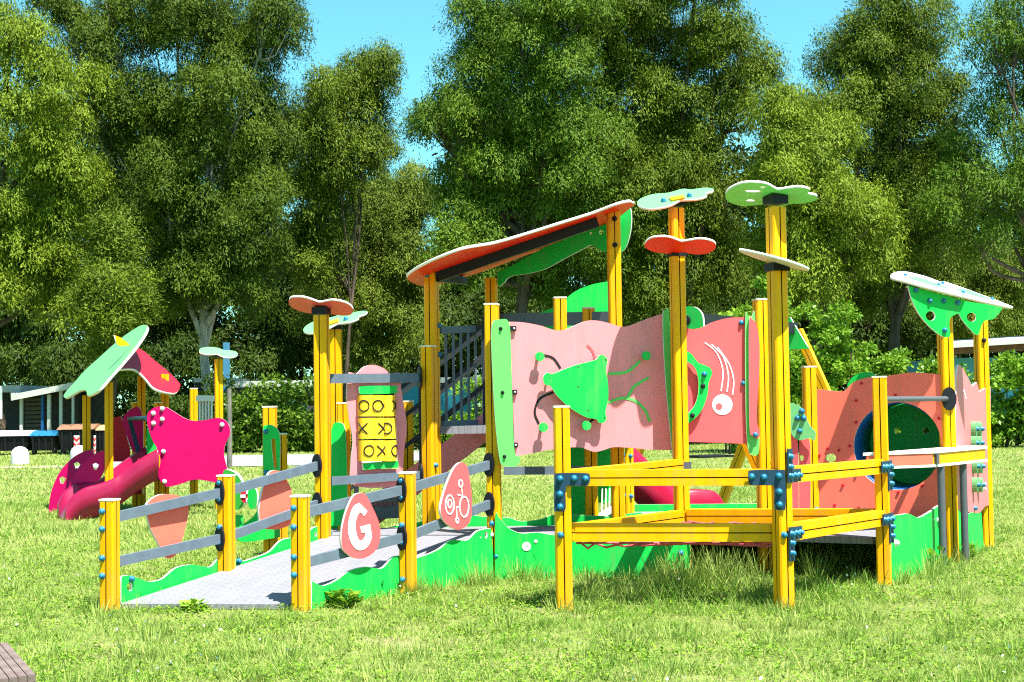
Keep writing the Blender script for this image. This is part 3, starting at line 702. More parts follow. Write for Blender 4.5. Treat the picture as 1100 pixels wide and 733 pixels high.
obj('tunnel_tube', bm, BLUEP, ROOT)
ub = uw.off(-.715); h2 = ub.hit(zt([(537, 385)])[0])
slab('tunnel_back_board', ub, [smooth_loop([(h2[0] - .5, .3, 0), (h2[0] + .45, .3, 0), (h2[0] + .45, h2[1] + .42, 0), (h2[0] + .1, h2[1] + .46), (h2[0] - .2, h2[1] + .50), (h2[0] - .5, h2[1] + .42, 0)], 4), [ub.hit(p) for p in zt(circ(537, 315, 16, 14))], [ub.hit(p) for p in zt(circ(668, 315, 16, 14))]], .019, [GREEN, EDGE], ROOT)
board('bump_board', uw.off(-.1), zt([(305, 110), (322, 72), (365, 46), (415, 46), (440, 70), (420, 110), (360, 120)]), GREEN, ROOT)
for (x, y) in ((370, 95), (345, 175), (527, 150), (345, 275), (315, 385), (213, 397), (265, 405), (283, 568), (345, 520), (245, 660), (357, 672), (540, 600), (650, 570), (728, 258), (175, 430)):
    bm = B(); c = uw.at(*uw.hit(zt([(x, y)])[0]), .009); cyl(bm, c, c + uw.n * .010, .011, 8); obj('screw', bm, RED, tpn)
fw2 = wall((PX(846, 10.2), 10.2), (PX(880, 10.15), 10.15))
fb_ = board('fish_board', fw2, zt([(30, 192), (70, 194), (95, 213), (110, 250), (130, 290), (156, 322), (150, 360), (128, 348), (100, 356), (68, 355), (42, 325), (30, 280)]), MINT, ROOT)
for q in ((92, 223), (72, 255), (101, 256), (82, 315)): bolt(fb_, fw2.at(*fw2.hit(zt([q])[0]), .01), fw2.n)
board('climb_board', fw2.off(-.03), zt([(30, 310), (60, 340), (75, 400), (78, 690, 0), (30, 690, 0)]), CORAL, ROOT, holes=[zt(circ(84, 440, 3, 8))][:0])
board('climb_board', fw2.off(-.06), zt([(80, 350, 0), (125, 350, 0), (132, 420), (132, 690, 0), (80, 690, 0)]), CORAL, ROOT, holes=[zt(circ(92, 440, 9, 12, 14))])
cb = uw.off(.02)
# bar from post C to post K
bm = B(); cyl(bm, Vector((C.x + .03, C.y + .04, AZ(954, 429, C))), Vector((K.x - .02, K.y - .055, AZ(1015, 428.5, K))), .019, 12); br_ = obj('grip_bar', bm, STEEL, ROOT)
bm = B(); cyl(bm, Vector((K.x, K.y - .05, AZ(1017, 428.5, K))), Vector((K.x, K.y - .066, AZ(1017, 428.5, K))), .055, 18)
for v in bm.verts: v.co.z = AZ(1017, 428.5, K) + (v.co.z - AZ(1017, 428.5, K)) * 1.6
obj('end_plate', bm, BLK, br_)
# table
tz = .862
tb = [P(927, 485, 9.95), P(1006, 484.5, 10.2), P(1061, 478, 10.95), Vector((K.x + .25, K.y + .32, tz)), Vector((K.x - .12, K.y - .08, tz)), Vector((C.x + .1, C.y + .45, tz))]
tb = [Vector((v.x, v.y, 0)) for v in tb]; ctr = sum(tb, Vector()) / 6
inn = lambda f: [ctr + (v - ctr) * f for v in tb]
bm = B(); prism(bm, tb, tz - .02, tz); tt = obj('table_top', bm, EDGE, ROOT)
bm = B(); prism(bm, inn(.99), tz - .118, tz - .100); obj('shelf_board', bm, EDGE, tt)
bm = B(); prism(bm, inn(.95), tz - .0995, tz - .0205)
obj('apron', bm, YEL, tt)
bm = B(); q = inn(.965)[1]; box(bm, (q.x, q.y, tz - .06), (.03, .03, .078), .6); obj('corner_plate', bm, STEEL, tt)
bm = B(); i0, i1 = inn(.952)[0], inn(.952)[1]; bar(bm, lift(i0, tz - .06), lift(i1 - (i1 - i0) * .06, tz - .06), .012, .07); obj('front_board', bm, ORNG, tt)
for (x, y, Y) in ((1011, 520, 10.33), (1035, 520, 10.68)):
    bm = B(); q = P(x, y, Y); cyl(bm, (q.x, q.y, -.03), (q.x, q.y, tz - .119), .027, 14); obj('leg', bm, STEEL, tt)
# pink side panel
kp = wall((K.x + .03, K.y + .03), (Lp.x, Lp.y - .05))
sp = board('side_panel', kp, [(1026, 405), (1033, 396, 0), (1038, 405), (1043, 415, 0), (1048, 411, 0), (1051, 421, 0), (1058, 417), (1063, 416, 0), (1063, 543, 0), (1057, 544), (1051, 551), (1040, 550), (1026, 548, 0)], mat('shaded_pink_board', (.78, .19, .21), .4, .05, 4, streak=1), ROOT, n=3)  # pink deepened so that the colour itself carries this panel's shade
marks('scribble', kp, [[(1034, 420), (1036, 428)], [(1053, 520), (1058, 526)], [(1058, 519), (1053, 527)]], .02, WHITE, sp, .0097)
for (x, y) in ((1045, 461), (1045, 476), (1046, 501), (1046, 521)):
    for dx in (-2.6, 2.6):
        a = kp.hit((x + dx, y)); bm = B()
        q0 = circ(a[0], a[1], .028, 16, .058)
        lo = [bm.verts.new(kp.at(u, v, .011)) for u, v in q0]; hi = [bm.verts.new(kp.at(u, v, .05)) for u, v in q0]
        bm.faces.new(hi); bm.faces.new(lo[::-1])
        for i in range(16): bm.faces.new((lo[i], lo[(i + 1) % 16], hi[(i + 1) % 16], hi[i]))
        bmesh.ops.recalc_face_normals(bm, faces=bm.faces)
        o = obj('spinner', bm, MINT, sp)
        b_ = bolt(sp, kp.at(*a, .051), kp.n); 
bolt(sp, kp.at(*kp.hit((1045.5, 546)), .01), kp.n)
# right leaf roof
r0 = P(957, 298.5, 10.58); r1 = P(1087, 331, 10.82)
u_ = (r1 - r0).normalized(); pv = Vector((-u_.y, u_.x, 0)).normalized()
rp = Plane(r0, u_, pv + Vector((0, 0, .38))); LR = (r1 - r0).length
prf = lambda a: [(a[i] * LR, a[i + 1]) for i in range(0, len(a), 2)]
lr = slab('leaf_roof', rp, [smooth_loop(prf([0, 0, .1, -.03, .3, -.06, .6, -.06, .85, -.04, .98, -.01, 1.0, .02, .9, .17, .76, .33, .64, .41, .56, .36, .48, .44, .3, .42, .12, .22]), 5)], .022, [WHITE, EDGE], ROOT)
lr['label'] = 'white leaf shaped roof with green inlays'
for cx, w_ in ((.36, .16), (.74, .14)):
    slab('inlay', rp.off(.0125), [smooth_loop(prf([cx - w_, .12, cx, .04, cx + w_, .10, cx + w_ * .5, .22, cx, .28, cx - w_ * .6, .22]), 4)], .003, [MINT, MINT], lr)
for q in ((.2, .2), (.45, .14), (.54, .26), (.62, .07), (.88, .1)): bolt(lr, rp.at(q[0] * LR, q[1], .012), rp.n, None, .75)
gsl = wall((PX(970, 10.6), 10.6), (PX(1040, 10.72), 10.72))
gs = board('gusset_board', gsl, [(975, 307, 0), (1036, 323, 0), (1031, 335), (1021, 341), (1019, 350), (1020, 361), (1013, 362), (1000, 353), (987, 338), (979, 322)], GREEN, ROOT, holes=[circ(999, 339.5, 5.2, 20)])
for q in ((983, 312), (998, 323.5), (1013, 323.5), (1028, 325.5), (1014, 355)): bolt(gs, gsl.at(*gsl.hit(q), .01), gsl.n)
gsr = wall((PX(1020, 11.45), 11.45), (PX(1080, 11.5), 11.5))
board('gusset_board', gsr, [(1024, 322, 0), (1077, 330, 0), (1068, 342), (1056, 346), (1050, 360), (1040, 352), (1031, 340)], GREEN, ROOT, holes=[circ(1043, 341, 5, 18)])
# mid rail seen between ramp and net
rail(ROOT, P(541, 506, 11.02), P(636, 505, 11.02), plate=())

# ================================================================== THE SWING BEHIND
SW = empty('swing_frame', (2.3, 14.0, 0), 'yellow swing frame with a black top beam and green end fittings behind the climbing structure', 'swing')
na = P(742, 351, 13.0); fa = P(852, 344, 15.0); zt_ = 1.98; na.z = zt_; fa.z = zt_
bm = B(); bar(bm, na, fa, .10, .12); obj('top_beam', bm, BLK, SW)
sd = (fa - na); sd.z = 0; sd.normalize(); sp_ = Vector((sd.y, -sd.x, 0))
for ap in (na, fa):
    for s in (-1, 1):
        beam(SW, ap + sp_ * s * .05 + Vector((0, 0, -.02)), Vector((ap.x, ap.y, -.05)) + sp_ * s * .95, name='leg')
    apl = Plane(Vector((ap.x, ap.y, zt_)) - sd * .07, sp_, (0, 0, 1))
    if ap is na: lp = [(-.17, -.09), (-.16, .03), (-.1, .1), (0, .115), (.1, .1), (.16, .03), (.17, -.09, 0), (-.17, -.09, 0)]
    else: lp = [(-.2, -.22, 0), (0, .12, 0), (.2, -.22, 0)]
    o = slab('end_fitting', apl, [smooth_loop(lp, 4)], .03, [GREEN, EDGE], SW)
    bm = B(); cyl(bm, apl.at(0, -.01, .015), apl.at(0, -.01, .05), .045, 14); obj('hub', bm, BLK, o)
sc_c = P(760, 488, 13.9)
bm = B(); box(bm, sc_c + Vector((0, 0, -.02)), (.42, .3, .02), .5); 
for dx, dy in ((-.2, -.14), (.2, -.14), (.2, .14), (-.2, .14)): pass
tube(bm, [sc_c + Vector((-.2, -.1, .0)), sc_c + Vector((-.2, -.1, .12)), sc_c + Vector((.2, -.1, .12)), sc_c + Vector((.2, -.1, 0))], .014, 6)
tube(bm, [sc_c + Vector((-.2, .12, .0)), sc_c + Vector((-.2, .12, .16)), sc_c + Vector((.2, .12, .16)), sc_c + Vector((.2, .12, 0))], .014, 6)
obj('seat', bm, BLK, SW)
mid = na.lerp(fa, .45)
for s in (-1, 1):
    bm = B(); cyl(bm, sc_c + Vector((.2 * s, 0, .12)), mid + sd * .2 * s, .008, 6); obj('chain', bm, STEEL, SW)

# ================================================================== FAR PLAYHOUSE WITH A SLIDE
PH = empty('playhouse', (-5.0, 17.0, 0), 'small magenta playhouse with a green and red gable roof and a pink slide', 'playhouse')
def ppost(px, py, Y, top, rot=.3): return post(PH, px, py, Y, top, rot=rot, cap=top > 415 and px > 130)
ppost(93, 460, 17.3, 425); ppost(117, 460, 16.6, 411); ppost(152, 440, 17.5, 404); ppost(177, 430, 17.1, 402)
ppost(146, 445, 17.5, 433); ppost(170, 445, 17.0, 433); ppost(208, 440, 17.9, 418)
p_ = ppost(235, 430, 17.3, 386)
zr = lambda pts: ZM(40, 340, 6.66, pts); zp = lambda pts: ZM(40, 430, 5.0, pts)
gp = plane3(P(72, 426, 17.5), P(97, 425, 16.1), P(157, 352, 16.9))
gr = board('roof_board', gp, zr([(195, 577), (212, 545), (270, 480), (350, 390), (450, 300), (560, 200), (650, 130), (740, 75), (783, 68), (793, 88), (770, 140), (700, 240), (600, 360), (520, 450), (450, 530), (400, 562), (365, 573, 0), (352, 532), (310, 535), (250, 568), (212, 587)]), MINT, PH, th=.03)
gr['label'] = 'pale green leaf shaped roof board'
rp2 = plane3(P(127, 399, 16.3), P(146, 375, 17.6), P(192, 420, 17.0))
rr2 = board('roof_board', rp2, zr([(585, 385, 0), (640, 320, 0), (705, 230, 0), (760, 258), (850, 335), (930, 400), (1000, 470), (1019, 500), (1000, 545), (960, 556), (880, 540), (820, 510), (760, 440), (690, 385)]), RED, PH, th=.03)
rr2['label'] = 'red roof board seen from below'
fw_ = wall((PX(122, 16.3, 370), 16.3), (PX(140, 16.5, 370), 16.5))
board('roof_fin', fw_, zr([(550, 135), (590, 150), (660, 205, 0), (590, 215, 0), (565, 195)]), YEL, PH, smooth=False)
mw = wall((PX(158, 16.4), 16.4), (PX(248, 16.5), 16.5))
mp_ = board('wing_panel', mw, zp([(590, 100), (600, 62), (640, 37), (690, 37), (730, 58), (790, 95), (840, 111), (900, 108), (960, 95), (1005, 105), (1032, 140), (1035, 185), (1010, 240), (1005, 300), (1022, 375), (1012, 432), (960, 441), (900, 431), (840, 427), (780, 447), (720, 463), (685, 460), (660, 430), (650, 390), (662, 330), (650, 270), (622, 220), (600, 160)]), MAG, PH)
for q in ((624, 70), (672, 45), (625, 124), (672, 102), (993, 132), (678, 276), (684, 437)): bolt(mp_, mw.at(*mw.hit(zp([q])[0]), .01), mw.n, BOLTP, 1.3)
kw = wall((PX(130, 17.1), 17.1), (PX(160, 17.1), 17.1))
kb = board('arch_panel', kw, zp([(458, 120), (478, 70), (520, 40), (550, 42), (570, 100, 0), (570, 280, 0), (515, 280, 0), (485, 200)]), MAG, PH)
bm = B(); tube(bm, [P(149, 487, 16.9), P(139, 450, 16.9), P(158, 449.5, 16.5)], .03, 8); obj('grip_bar', bm, DKBLUE, PH)
cw = wall((PX(53, 17.2), 17.2), (PX(100, 17.2), 17.2))
hl = lambda *c: [zp([(c[i] - 10, c[i + 1] + 16), (c[i] - 18, c[i + 1] - 12), (c[i], c[i + 1] - 20), (c[i] + 18, c[i + 1] - 8), (c[i] + 4, c[i + 1] + 18)]) for i in range(0, len(c), 2)]
cb1 = board('climb_board', cw, zp([(62, 620, 0), (65, 560), (80, 480), (120, 390), (180, 320), (240, 280), (298, 265, 0), (300, 310), (230, 420), (190, 500), (150, 620, 0)]), MAG, PH, holes=hl(215, 352, 138, 430))
cw2 = wall((PX(70, 16.6), 16.6), (PX(110, 16.6), 16.6))
cb2 = board('climb_board', cw2, zp([(165, 480), (190, 420), (225, 370), (270, 318), (320, 283), (366, 268, 0), (372, 340), (340, 420), (300, 470, 0), (180, 500, 0)]), MAG, PH, holes=hl(315, 356))
zs = lambda x, y, Y: P(x / 5 + 40, y / 5 + 430, Y)
chute('slide', [zs(580, 255, 16.9), zs(500, 305, 16.85), zs(420, 365, 16.75), zs(340, 428, 16.65), (zs(270, 445, 16.6)), zs(200, 458, 16.5), zs(140, 500, 16.4), zs(110, 560, 16.35)],
      [zs(650, 265, 16.3), zs(560, 315, 16.25), zs(460, 388, 16.2), zs(410, 425, 16.15), zs(330, 455, 16.1), zs(250, 478, 16.05), zs(180, 530, 16.0), zs(150, 600, 15.95)], .13, .34, MAGS, PH)['label'] = 'glossy pink slide with a curved run'
rw_ = wall((PX(120, 17.6), 17.6), (PX(142, 17.6), 17.6))
board('door_board', rw_, zp([(408, 95, 0), (450, 85, 0), (500, 260, 0), (500, 330, 0), (408, 330, 0)]), RED, PH, smooth=False)
bm = B(); 
for i in range(5): bar(bm, P(214.5 + i * 3.2, 431, 17.6), P(214.5 + i * 3.2, 456, 17.6), .02, .02)
bar(bm, P(211, 428, 17.6), P(231, 428, 17.6), .05, .07); obj('baluster_panel', bm, WHITE, PH)
gq = wall((PX(160, 16.8), 16.8), (PX(176, 16.8), 16.8))
board('door_board', gq, zp([(590, 150), (612, 190), (640, 240), (640, 290, 0), (590, 290, 0)]), GREEN, PH)
sheet('deck_board', [zs(470, 395, 17.6), zs(640, 395, 16.5), zs(860, 395, 17.0), zs(840, 395, 18.0)], .08, BLK, PH)
M_ROOT = ROOT; ROOT = PH
lf, q = capleaf(p_, ZH(234, 379, p_.y), .46, .34, 0, R(-17), R(-10), MINT, kind=0)
ROOT = M_ROOT
bm = B(); bar(bm, P(148.5, 531, 17.2), P(148.5, 500, 17.2), .12, .12); obj('short_post', bm, CRIM, PH)

# ================================================================== OTHER TOYS
TP = empty('activity_toy', (PX(290, 10.9), 10.9, 0), 'narrow green play panel with a slot on a yellow post beside the ramp', 'play panel')
tpp = post(TP, 290, 470, 10.95, 438, rot=R(-4))
post(TP, 302, 480, 11.6, 467, rot=R(10))
zq = lambda pts: ZM(230, 420, 4.073, pts)
tpw = wall((tpp.x - .2, 10.86), (tpp.x + .2, 10.84))
tb_ = board('panel_board', tpw, zq([(216, 165), (225, 152), (245, 148), (270, 160), (286, 185), (290, 230), (288, 350), (288, 640, 0), (120, 660), (105, 600), (140, 575), (180, 540), (205, 470), (216, 400), (215, 250)]), GREEN, TP, holes=[zq(smooth_loop([(252, 215), (260, 208), (268, 215), (272, 270), (276, 330), (264, 338), (258, 300), (253, 250)], 3))])
for q in ((227, 178), (229, 357)): bolt(tb_, tpw.at(*tpw.hit(zq([q])[0]), .01), tpw.n)
SR = empty('rocking_toy', (PX(254, 14.5), 14.5, 0), 'green arched rocking toy with a red and white wheel in the grass', 'rocking toy')
srw = wall((PX(240, 14.5), 14.5), (PX(265, 14.4), 14.4))
board('body_board', srw, [(241, 508), (250, 506), (257, 511), (262, 520), (264, 532), (261, 545), (250, 548), (241, 546)], mat('olive_green_board', (.05, .36, .05), .4), SR, th=.05)
bm = B(); c = P(266, 533, 14.3); cyl(bm, c, c + Vector((0, .04, 0)), .075, 18); o = obj('wheel', bm, RED, SR)
bm = B()
for k in range(4):
    t = k * math.pi / 2; bar(bm, c + Vector((0, -.006, 0)) + Vector((math.cos(t), 0, math.sin(t))) * .02, c + Vector((0, -.006, 0)) + Vector((math.cos(t), 0, math.sin(t))) * .07, .006, .03)
obj('wheel_spoke', bm, WHITE, o)
board('tail_board', srw.off(.12), [(268, 526), (274, 524), (277, 531), (276, 544), (270, 547), (267, 538)], GREEN, SR, th=.03)
bm = B(); cs = Vector((PX(256, 14.5), 14.5, 0))
cyl(bm, cs - Vector((0, 0, .02)), cs + Vector((0, 0, .14)), .05, 12); obj('base', bm, GREEN, SR)

# slatted bench corner at the bottom left
BN = empty('slatted_bench', (-1.9, 4.5, 0), 'dark brown slatted bench top cut by the lower left picture edge', 'bench')
k0 = G(38.5, 724.5, .45); k1 = G(7.5, 690, .45); bd = (k1 - k0).normalized(); bd.z = 0; bnrm = (G(0, 730, .45) - k0); bnrm.z = 0; bnrm.normalize()
for i in range(18):
    a = k0 + bnrm * (.013 + i * .028); b = a + bd * (k1 - k0).length
    bm = B(); bar(bm, a - Vector((0, 0, .012)), b - Vector((0, 0, .012)), .024, .024); obj('slat', bm, WOODD, BN)
bm = B()
for t in (.12, .85):
    a = k0 + bd * (k1 - k0).length * t; bar(bm, a + bnrm * .01 - Vector((0, 0, .045)), a + bnrm * .5 - Vector((0, 0, .045)), .04, .04)
obj('cross_bar', bm, BLK, BN)
for t in (.12, .85):
    for s in (.08, .45):
        a = k0 + bd * (k1 - k0).length * t + bnrm * s; bm = B(); box(bm, a - Vector((0, 0, .27)), (.045, .045, .42)); obj('leg', bm, BLK, BN)

# ================================================================== GROUND
def node_mat(name):
    m = bpy.data.materials.new(name); m.use_nodes = True; return m, m.node_tree.nodes, m.node_tree.links
gm, N, L = node_mat('dry_turf_soil')
b = N['Principled BSDF']; b.inputs['Roughness'].default_value = .95; b.inputs['Specular IOR Level'].default_value = .1
tc = N.new('ShaderNodeTexCoord')
n1 = N.new('ShaderNodeTexNoise'); n1.inputs['Scale'].default_value = .9; n1.inputs['Detail'].default_value = 9; n1.inputs['Roughness'].default_value = .7
n2 = N.new('ShaderNodeTexNoise'); n2.inputs['Scale'].default_value = 40; n2.inputs['Detail'].default_value = 5
L.new(tc.outputs['Object'], n1.inputs['Vector']); L.new(tc.outputs['Object'], n2.inputs['Vector'])
r1 = N.new('ShaderNodeValToRGB'); L.new(n1.outputs['Fac'], r1.inputs[0]); e = r1.color_ramp.elements
e[0].position = .35; e[0].color = (.14, .20, .035, 1); e[1].position = .72; e[1].color = (.40, .32, .19, 1)
x = r1.color_ramp.elements.new(.55); x.color = (.22, .26, .07, 1)
r2 = N.new('ShaderNodeValToRGB'); L.new(n2.outputs['Fac'], r2.inputs[0]); r2.color_ramp.elements[0].color = (.45, .45, .45, 1); r2.color_ramp.elements[0].position = .3; r2.color_ramp.elements[1].position = .7
mx = N.new('ShaderNodeMixRGB'); mx.blend_type = 'MULTIPLY'; mx.inputs[0].default_value = 1; L.new(r1.outputs[0], mx.inputs[1]); L.new(r2.outputs[0], mx.inputs[2]); L.new(mx.outputs[0], b.inputs['Base Color'])
bm = B(); prism(bm, [(-400, -60), (400, -60), (400, 700), (-400, 700)], -.5, 0); go = obj('ground', bm, gm, origin=(0, 0, 0)); tag(go, 'sunlit mown lawn with dry patches', 'ground', kind='structure')
asph = mat('pale_asphalt', (.27, .26, .29), .85, .15, 3, bump=.2)
def strip(name, pts, z, m, label):
    bm = B(); vs = [bm.verts.new((p[0], p[1], z)) for p in pts]; f = bm.faces.new(vs)
    if f.normal.z < 0: f.normal_flip()
    o = obj(name, bm, m, origin=(0, 0, z)); tag(o, label, name, kind='structure'); return o
strip('path', [(-9.5, 29.5), (-4.6, 29.2), (-2.2, 30.5), (-1.2, 34), (-1.0, 60), (-4, 60), (-4.2, 36), (-9, 35.5)], .012, asph, 'grey asphalt path along the hedge')
strip('dirt_track', [(-30, 30.5), (-9.5, 29.9), (-9.5, 31.0), (-30, 31.6)], .01, mat('pale_dirt', (.42, .38, .27), .95, .2, 3), 'pale worn dirt strip')

# ================================================================== LEAVES AND GRASS
def leaf_mat(name, ca, cb, trans=.35, rough=.5):
    m, N, L = node_mat(name)
    N.remove(N['Principled BSDF']); out = N['Material Output']
    at = N.new('ShaderNodeAttribute'); at.attribute_name = 'tint'
    mx = N.new('ShaderNodeMixRGB'); mx.inputs[1].default_value = (*ca, 1); mx.inputs[2].default_value = (*cb, 1); L.new(at.outputs['Fac'], mx.inputs[0])
    d = N.new('ShaderNodeBsdfPrincipled'); d.inputs['Roughness'].default_value = rough; d.inputs['Specular IOR Level'].default_value = .16
    t = N.new('ShaderNodeBsdfTranslucent'); L.new(mx.outputs[0], d.inputs['Base Color']); L.new(mx.outputs[0], t.inputs['Color'])
    s = N.new('ShaderNodeMixShader'); s.inputs[0].default_value = trans; L.new(d.outputs[0], s.inputs[1]); L.new(t.outputs[0], s.inputs[2]); L.new(s.outputs[0], out.inputs[0])
    return m
def mesh_np(name, V, Fc, tint, m):
    """V (n,3), Fc (k,c) faces, tint per vertex"""
    me = bpy.data.meshes.new(name); n = len(V); k, c = Fc.shape
    me.vertices.add(n); me.vertices.foreach_set('co', V.astype(np.float32).ravel())
    me.loops.add(k * c); me.loops.foreach_set('vertex_index', Fc.astype(np.int32).ravel())
    me.polygons.add(k); me.polygons.foreach_set('loop_start', np.arange(0, k * c, c, dtype=np.int32)); me.polygons.foreach_set('loop_total', np.full(k, c, dtype=np.int32))
    a = me.attributes.new('tint', 'FLOAT', 'POINT'); a.data.foreach_set('value', tint.astype(np.float32))
    me.update(calc_edges=True); me.materials.append(m); return me
def quads(pos, axis, side, Ln, Wn, tint):
    """one lozenge leaf per position"""
    a = axis * Ln[:, None]; s = side * Wn[:, None]
    V = np.stack([pos, pos + a * .45 + s, pos + a, pos + a * .45 - s], 1).reshape(-1, 3)
    k = len(pos); Fc = np.arange(k * 4).reshape(k, 4)
    return V, Fc, np.repeat(tint, 4)
def unit(v): return v / (np.linalg.norm(v, axis=1, keepdims=True) + 1e-9)
def leaf_cloud(rg, clumps, per, ll, lw, droop, flat=.75, hang=.0):
    """clumps (n,4) centre+radius -> lozenge leaves in rough puffs with the leaves on the outer skin"""
    n = len(clumps); idx = np.repeat(np.arange(n), per); k = len(idx)
    c = clumps[idx, :3]; r = clumps[idx, 3]
    d = unit(rg.normal(size=(k, 3))); d[:, 2] = np.abs(d[:, 2]) * .9 - .35 * rg.random(k); d = unit(d)
    rad = r * (.42 + .58 * rg.random(k) ** .5)
    rad *= 1 + .35 * (rg.random(k) < .08)
    pos = c + d * rad[:, None] * np.array([1, 1, flat])
    pos[:, 2] -= hang * r * rg.random(k) ** 2
    ax = unit(rg.normal(size=(k, 3)) * .7 + d * .5 + np.array([0, 0, -droop]))
    sd = unit(np.cross(ax, rg.normal(size=(k, 3)) + np.array([0, 0, .4])))
    ct = rg.random(n)[idx]
    tint = np.clip(.55 * ct + .45 * rg.random(k), 0, 1)
    L_ = ll * (.6 + .8 * rg.random(k)); W_ = lw * (.6 + .8 * rg.random(k))
    return quads(pos, ax, sd, L_, W_, tint)
def tuft_cloud(rg, puffs, tufts, per, ll, lw, droop, tr=.17):
    """puffs (n,4) of foliage: each carries tufts over its outer skin, each tuft a spray of small leaves"""
    n = len(puffs); it = np.repeat(np.arange(n), tufts); k = len(it); r_ = puffs[it, 3]
    d = unit(rg.normal(size=(k, 3))); d[:, 2] = np.where(d[:, 2] < -.35, -d[:, 2], d[:, 2]); d = unit(d)
    rad = r_ * (.62 + .42 * rg.random(k) ** .7)
    tc_ = puffs[it, :3] + d * rad[:, None] * np.array([1, 1, .82])
    tc_[:, 2] -= .35 * r_ * (1 - np.clip(d[:, 2], 0, 1)) * rg.random(k)
    tint_t = np.clip(.45 * rg.random(n)[it] + .55 * rg.random(k), 0, 1); ts = tr * (.6 + .8 * rg.random(k))
    il = np.repeat(np.arange(k), per); m_ = len(il)
    off = rg.normal(size=(m_, 3)) * ts[il][:, None] * np.array([.62, .62, .8])
    pos = tc_[il] + off; out = d[il]
    ax = unit(rg.normal(size=(m_, 3)) * .55 + out * .35 + np.array([0, 0, -droop]))
    nrm = unit(out * 1.3 + rg.normal(size=(m_, 3)) * .34 + np.array([0, 0, .35]))
    sd = unit(np.cross(nrm, ax)); tint = np.clip(.8 * tint_t[il] + .2 * rg.random(m_), 0, 1)
    return quads(pos, ax, sd, ll * (.6 + .8 * rg.random(m_)), lw * (.6 + .8 * rg.random(m_)), tint)
def tree(name, base, lobes, Y, trunk_r, lm, bark, label, seed, per=15, tufts=95, cr=.80, dens=1.0, ll=.125, lw=.017, droop=.9, hang=.5, lean=0, depth=.75, group='tall trees behind the playground', fork=True, top=None):
    """lobes: (px, py, rx_px, ry_px[, dY]) outlines of the crown's masses at distance Y"""
    rg = np.random.default_rng(seed); s = F / Y
    bx = PX(base, Y, 440)
    root = empty(name, (bx, Y, 0), label, 'tree', group)
    cl = []; cents = []
    for lb in lobes:
        yy = Y + (lb[4] if len(lb) > 4 else rg.uniform(-1.5, 1.1))
        c = np.array(P(lb[0], lb[1], yy)); rx = lb[2] / s; rz = lb[3] / s; ry = min(rx, rz * 1.2) * depth + .4
        cents.append((c, rx, rz))
        rx = max(rx - .62 * cr, .5 * rx); rz = max(rz - .5 * cr, .55 * rz)
        area = 4 * math.pi * ((rx * rz) ** 1.6 + (rx * ry) ** 1.6 + (ry * rz) ** 1.6) ** .625 / 3 ** .625
        k = max(4, int(area * .62 / (1.9 * cr * cr) * dens))
        gi = np.arange(k) + .5; ph = gi * 2.39996 + rg.random() * 6; zz_ = 1 - 2 * gi / k
        d = np.stack([np.sqrt(1 - zz_ ** 2) * np.cos(ph), np.sqrt(1 - zz_ ** 2) * np.sin(ph), zz_], 1); d = unit(d + rg.normal(size=(k, 3)) * .22)
        rr = cr * (.55 + .7 * rg.random(k)); rad = .62 + .34 * rg.random(k)
        p = c + d * rad[:, None] * np.array([rx, ry, rz])
        cl.append(np.concatenate([p, rr[:, None]], 1))
        k2 = k // 3; d = unit(rg.normal(size=(k2, 3))); p = c + d * (.45 * rg.random(k2))[:, None] * np.array([rx, ry, rz]); cl.append(np.concatenate([p, (cr * (.9 + .5 * rg.random(k2)))[:, None]], 1))
    cl = np.concatenate(cl)
    V, Fc, T = tuft_cloud(rg, cl, tufts, per, ll, lw, droop)
    o0 = np.array([bx, Y, 0]); me = mesh_np('crown', V - o0, Fc, T, lm)
    o = bpy.data.objects.new('crown', me); COL.objects.link(o); o.parent = root; WL[o.name] = Vector((bx, Y, 0))
    # trunk with limbs into the lobes
    bm = B(); cz = [c for c, _, _ in cents]; zc = min(c[2] for c in cz); main = max(cents, key=lambda q: q[1] * q[2])[0]
    b0 = Vector((bx, Y, -.1)); fk = Vector((bx + lean + (main[0] - bx) * .35, Y, max(2.2, zc * .62))); topv = Vector((main[0], main[1], main[2]))
    pts = [tuple(b0), tuple(b0.lerp(fk, .35) + Vector((.12 * rnd.uniform(-1, 1), 0, 0))), tuple(fk), tuple(fk.lerp(topv, .5) + Vector((rnd.uniform(-.3, .3), 0, 0))), tuple(topv)]
    sp = spline(pts, 4); tube(bm, sp, [trunk_r * (1.25 if i == 0 else 1) * (1 - .82 * i / (len(sp) - 1)) for i in range(len(sp))], 10)
    for c, rx, rz in cents:
        e_ = Vector(c); st_ = fk.lerp(topv, rnd.uniform(0, .5)); md = st_.lerp(e_, .5) + Vector((rnd.uniform(-.4, .4), rnd.uniform(-.4, .4), -.25))
        q = spline([tuple(st_), tuple(md), tuple(e_ + Vector((0, 0, rz * .3)))], 4); tube(bm, q, [trunk_r * .42 * (1 - .8 * i / (len(q) - 1)) for i in range(len(q))], 7)
        for _ in range(5):
            a_ = rnd.uniform(0, 6.28); f_ = e_ + Vector((math.cos(a_) * rx * .7, math.sin(a_) * rx * .4, rnd.uniform(-.5, .8) * rz)); tube(bm, [md.lerp(e_, .6), md.lerp(f_, .7), f_], [trunk_r * .16, trunk_r * .1, .012], 5)
    obj('trunk', bm, bark, root, smooth=True)
    return root
EUC = leaf_mat('olive_leaves', (.032, .068, .003), (.165, .220, .012), .17, .6)
EUB = leaf_mat('deep_olive_leaves', (.024, .054, .003), (.120, .172, .010), .16, .6)
EUD = leaf_mat('understory_shade_leaves', (.014, .036, .003), (.068, .112, .010), .15, .6)  # understory leaves: the canopy's shade is put into a darker colour
EUL = leaf_mat('bright_leaves', (.062, .115, .005), (.240, .305, .018), .2, .6)
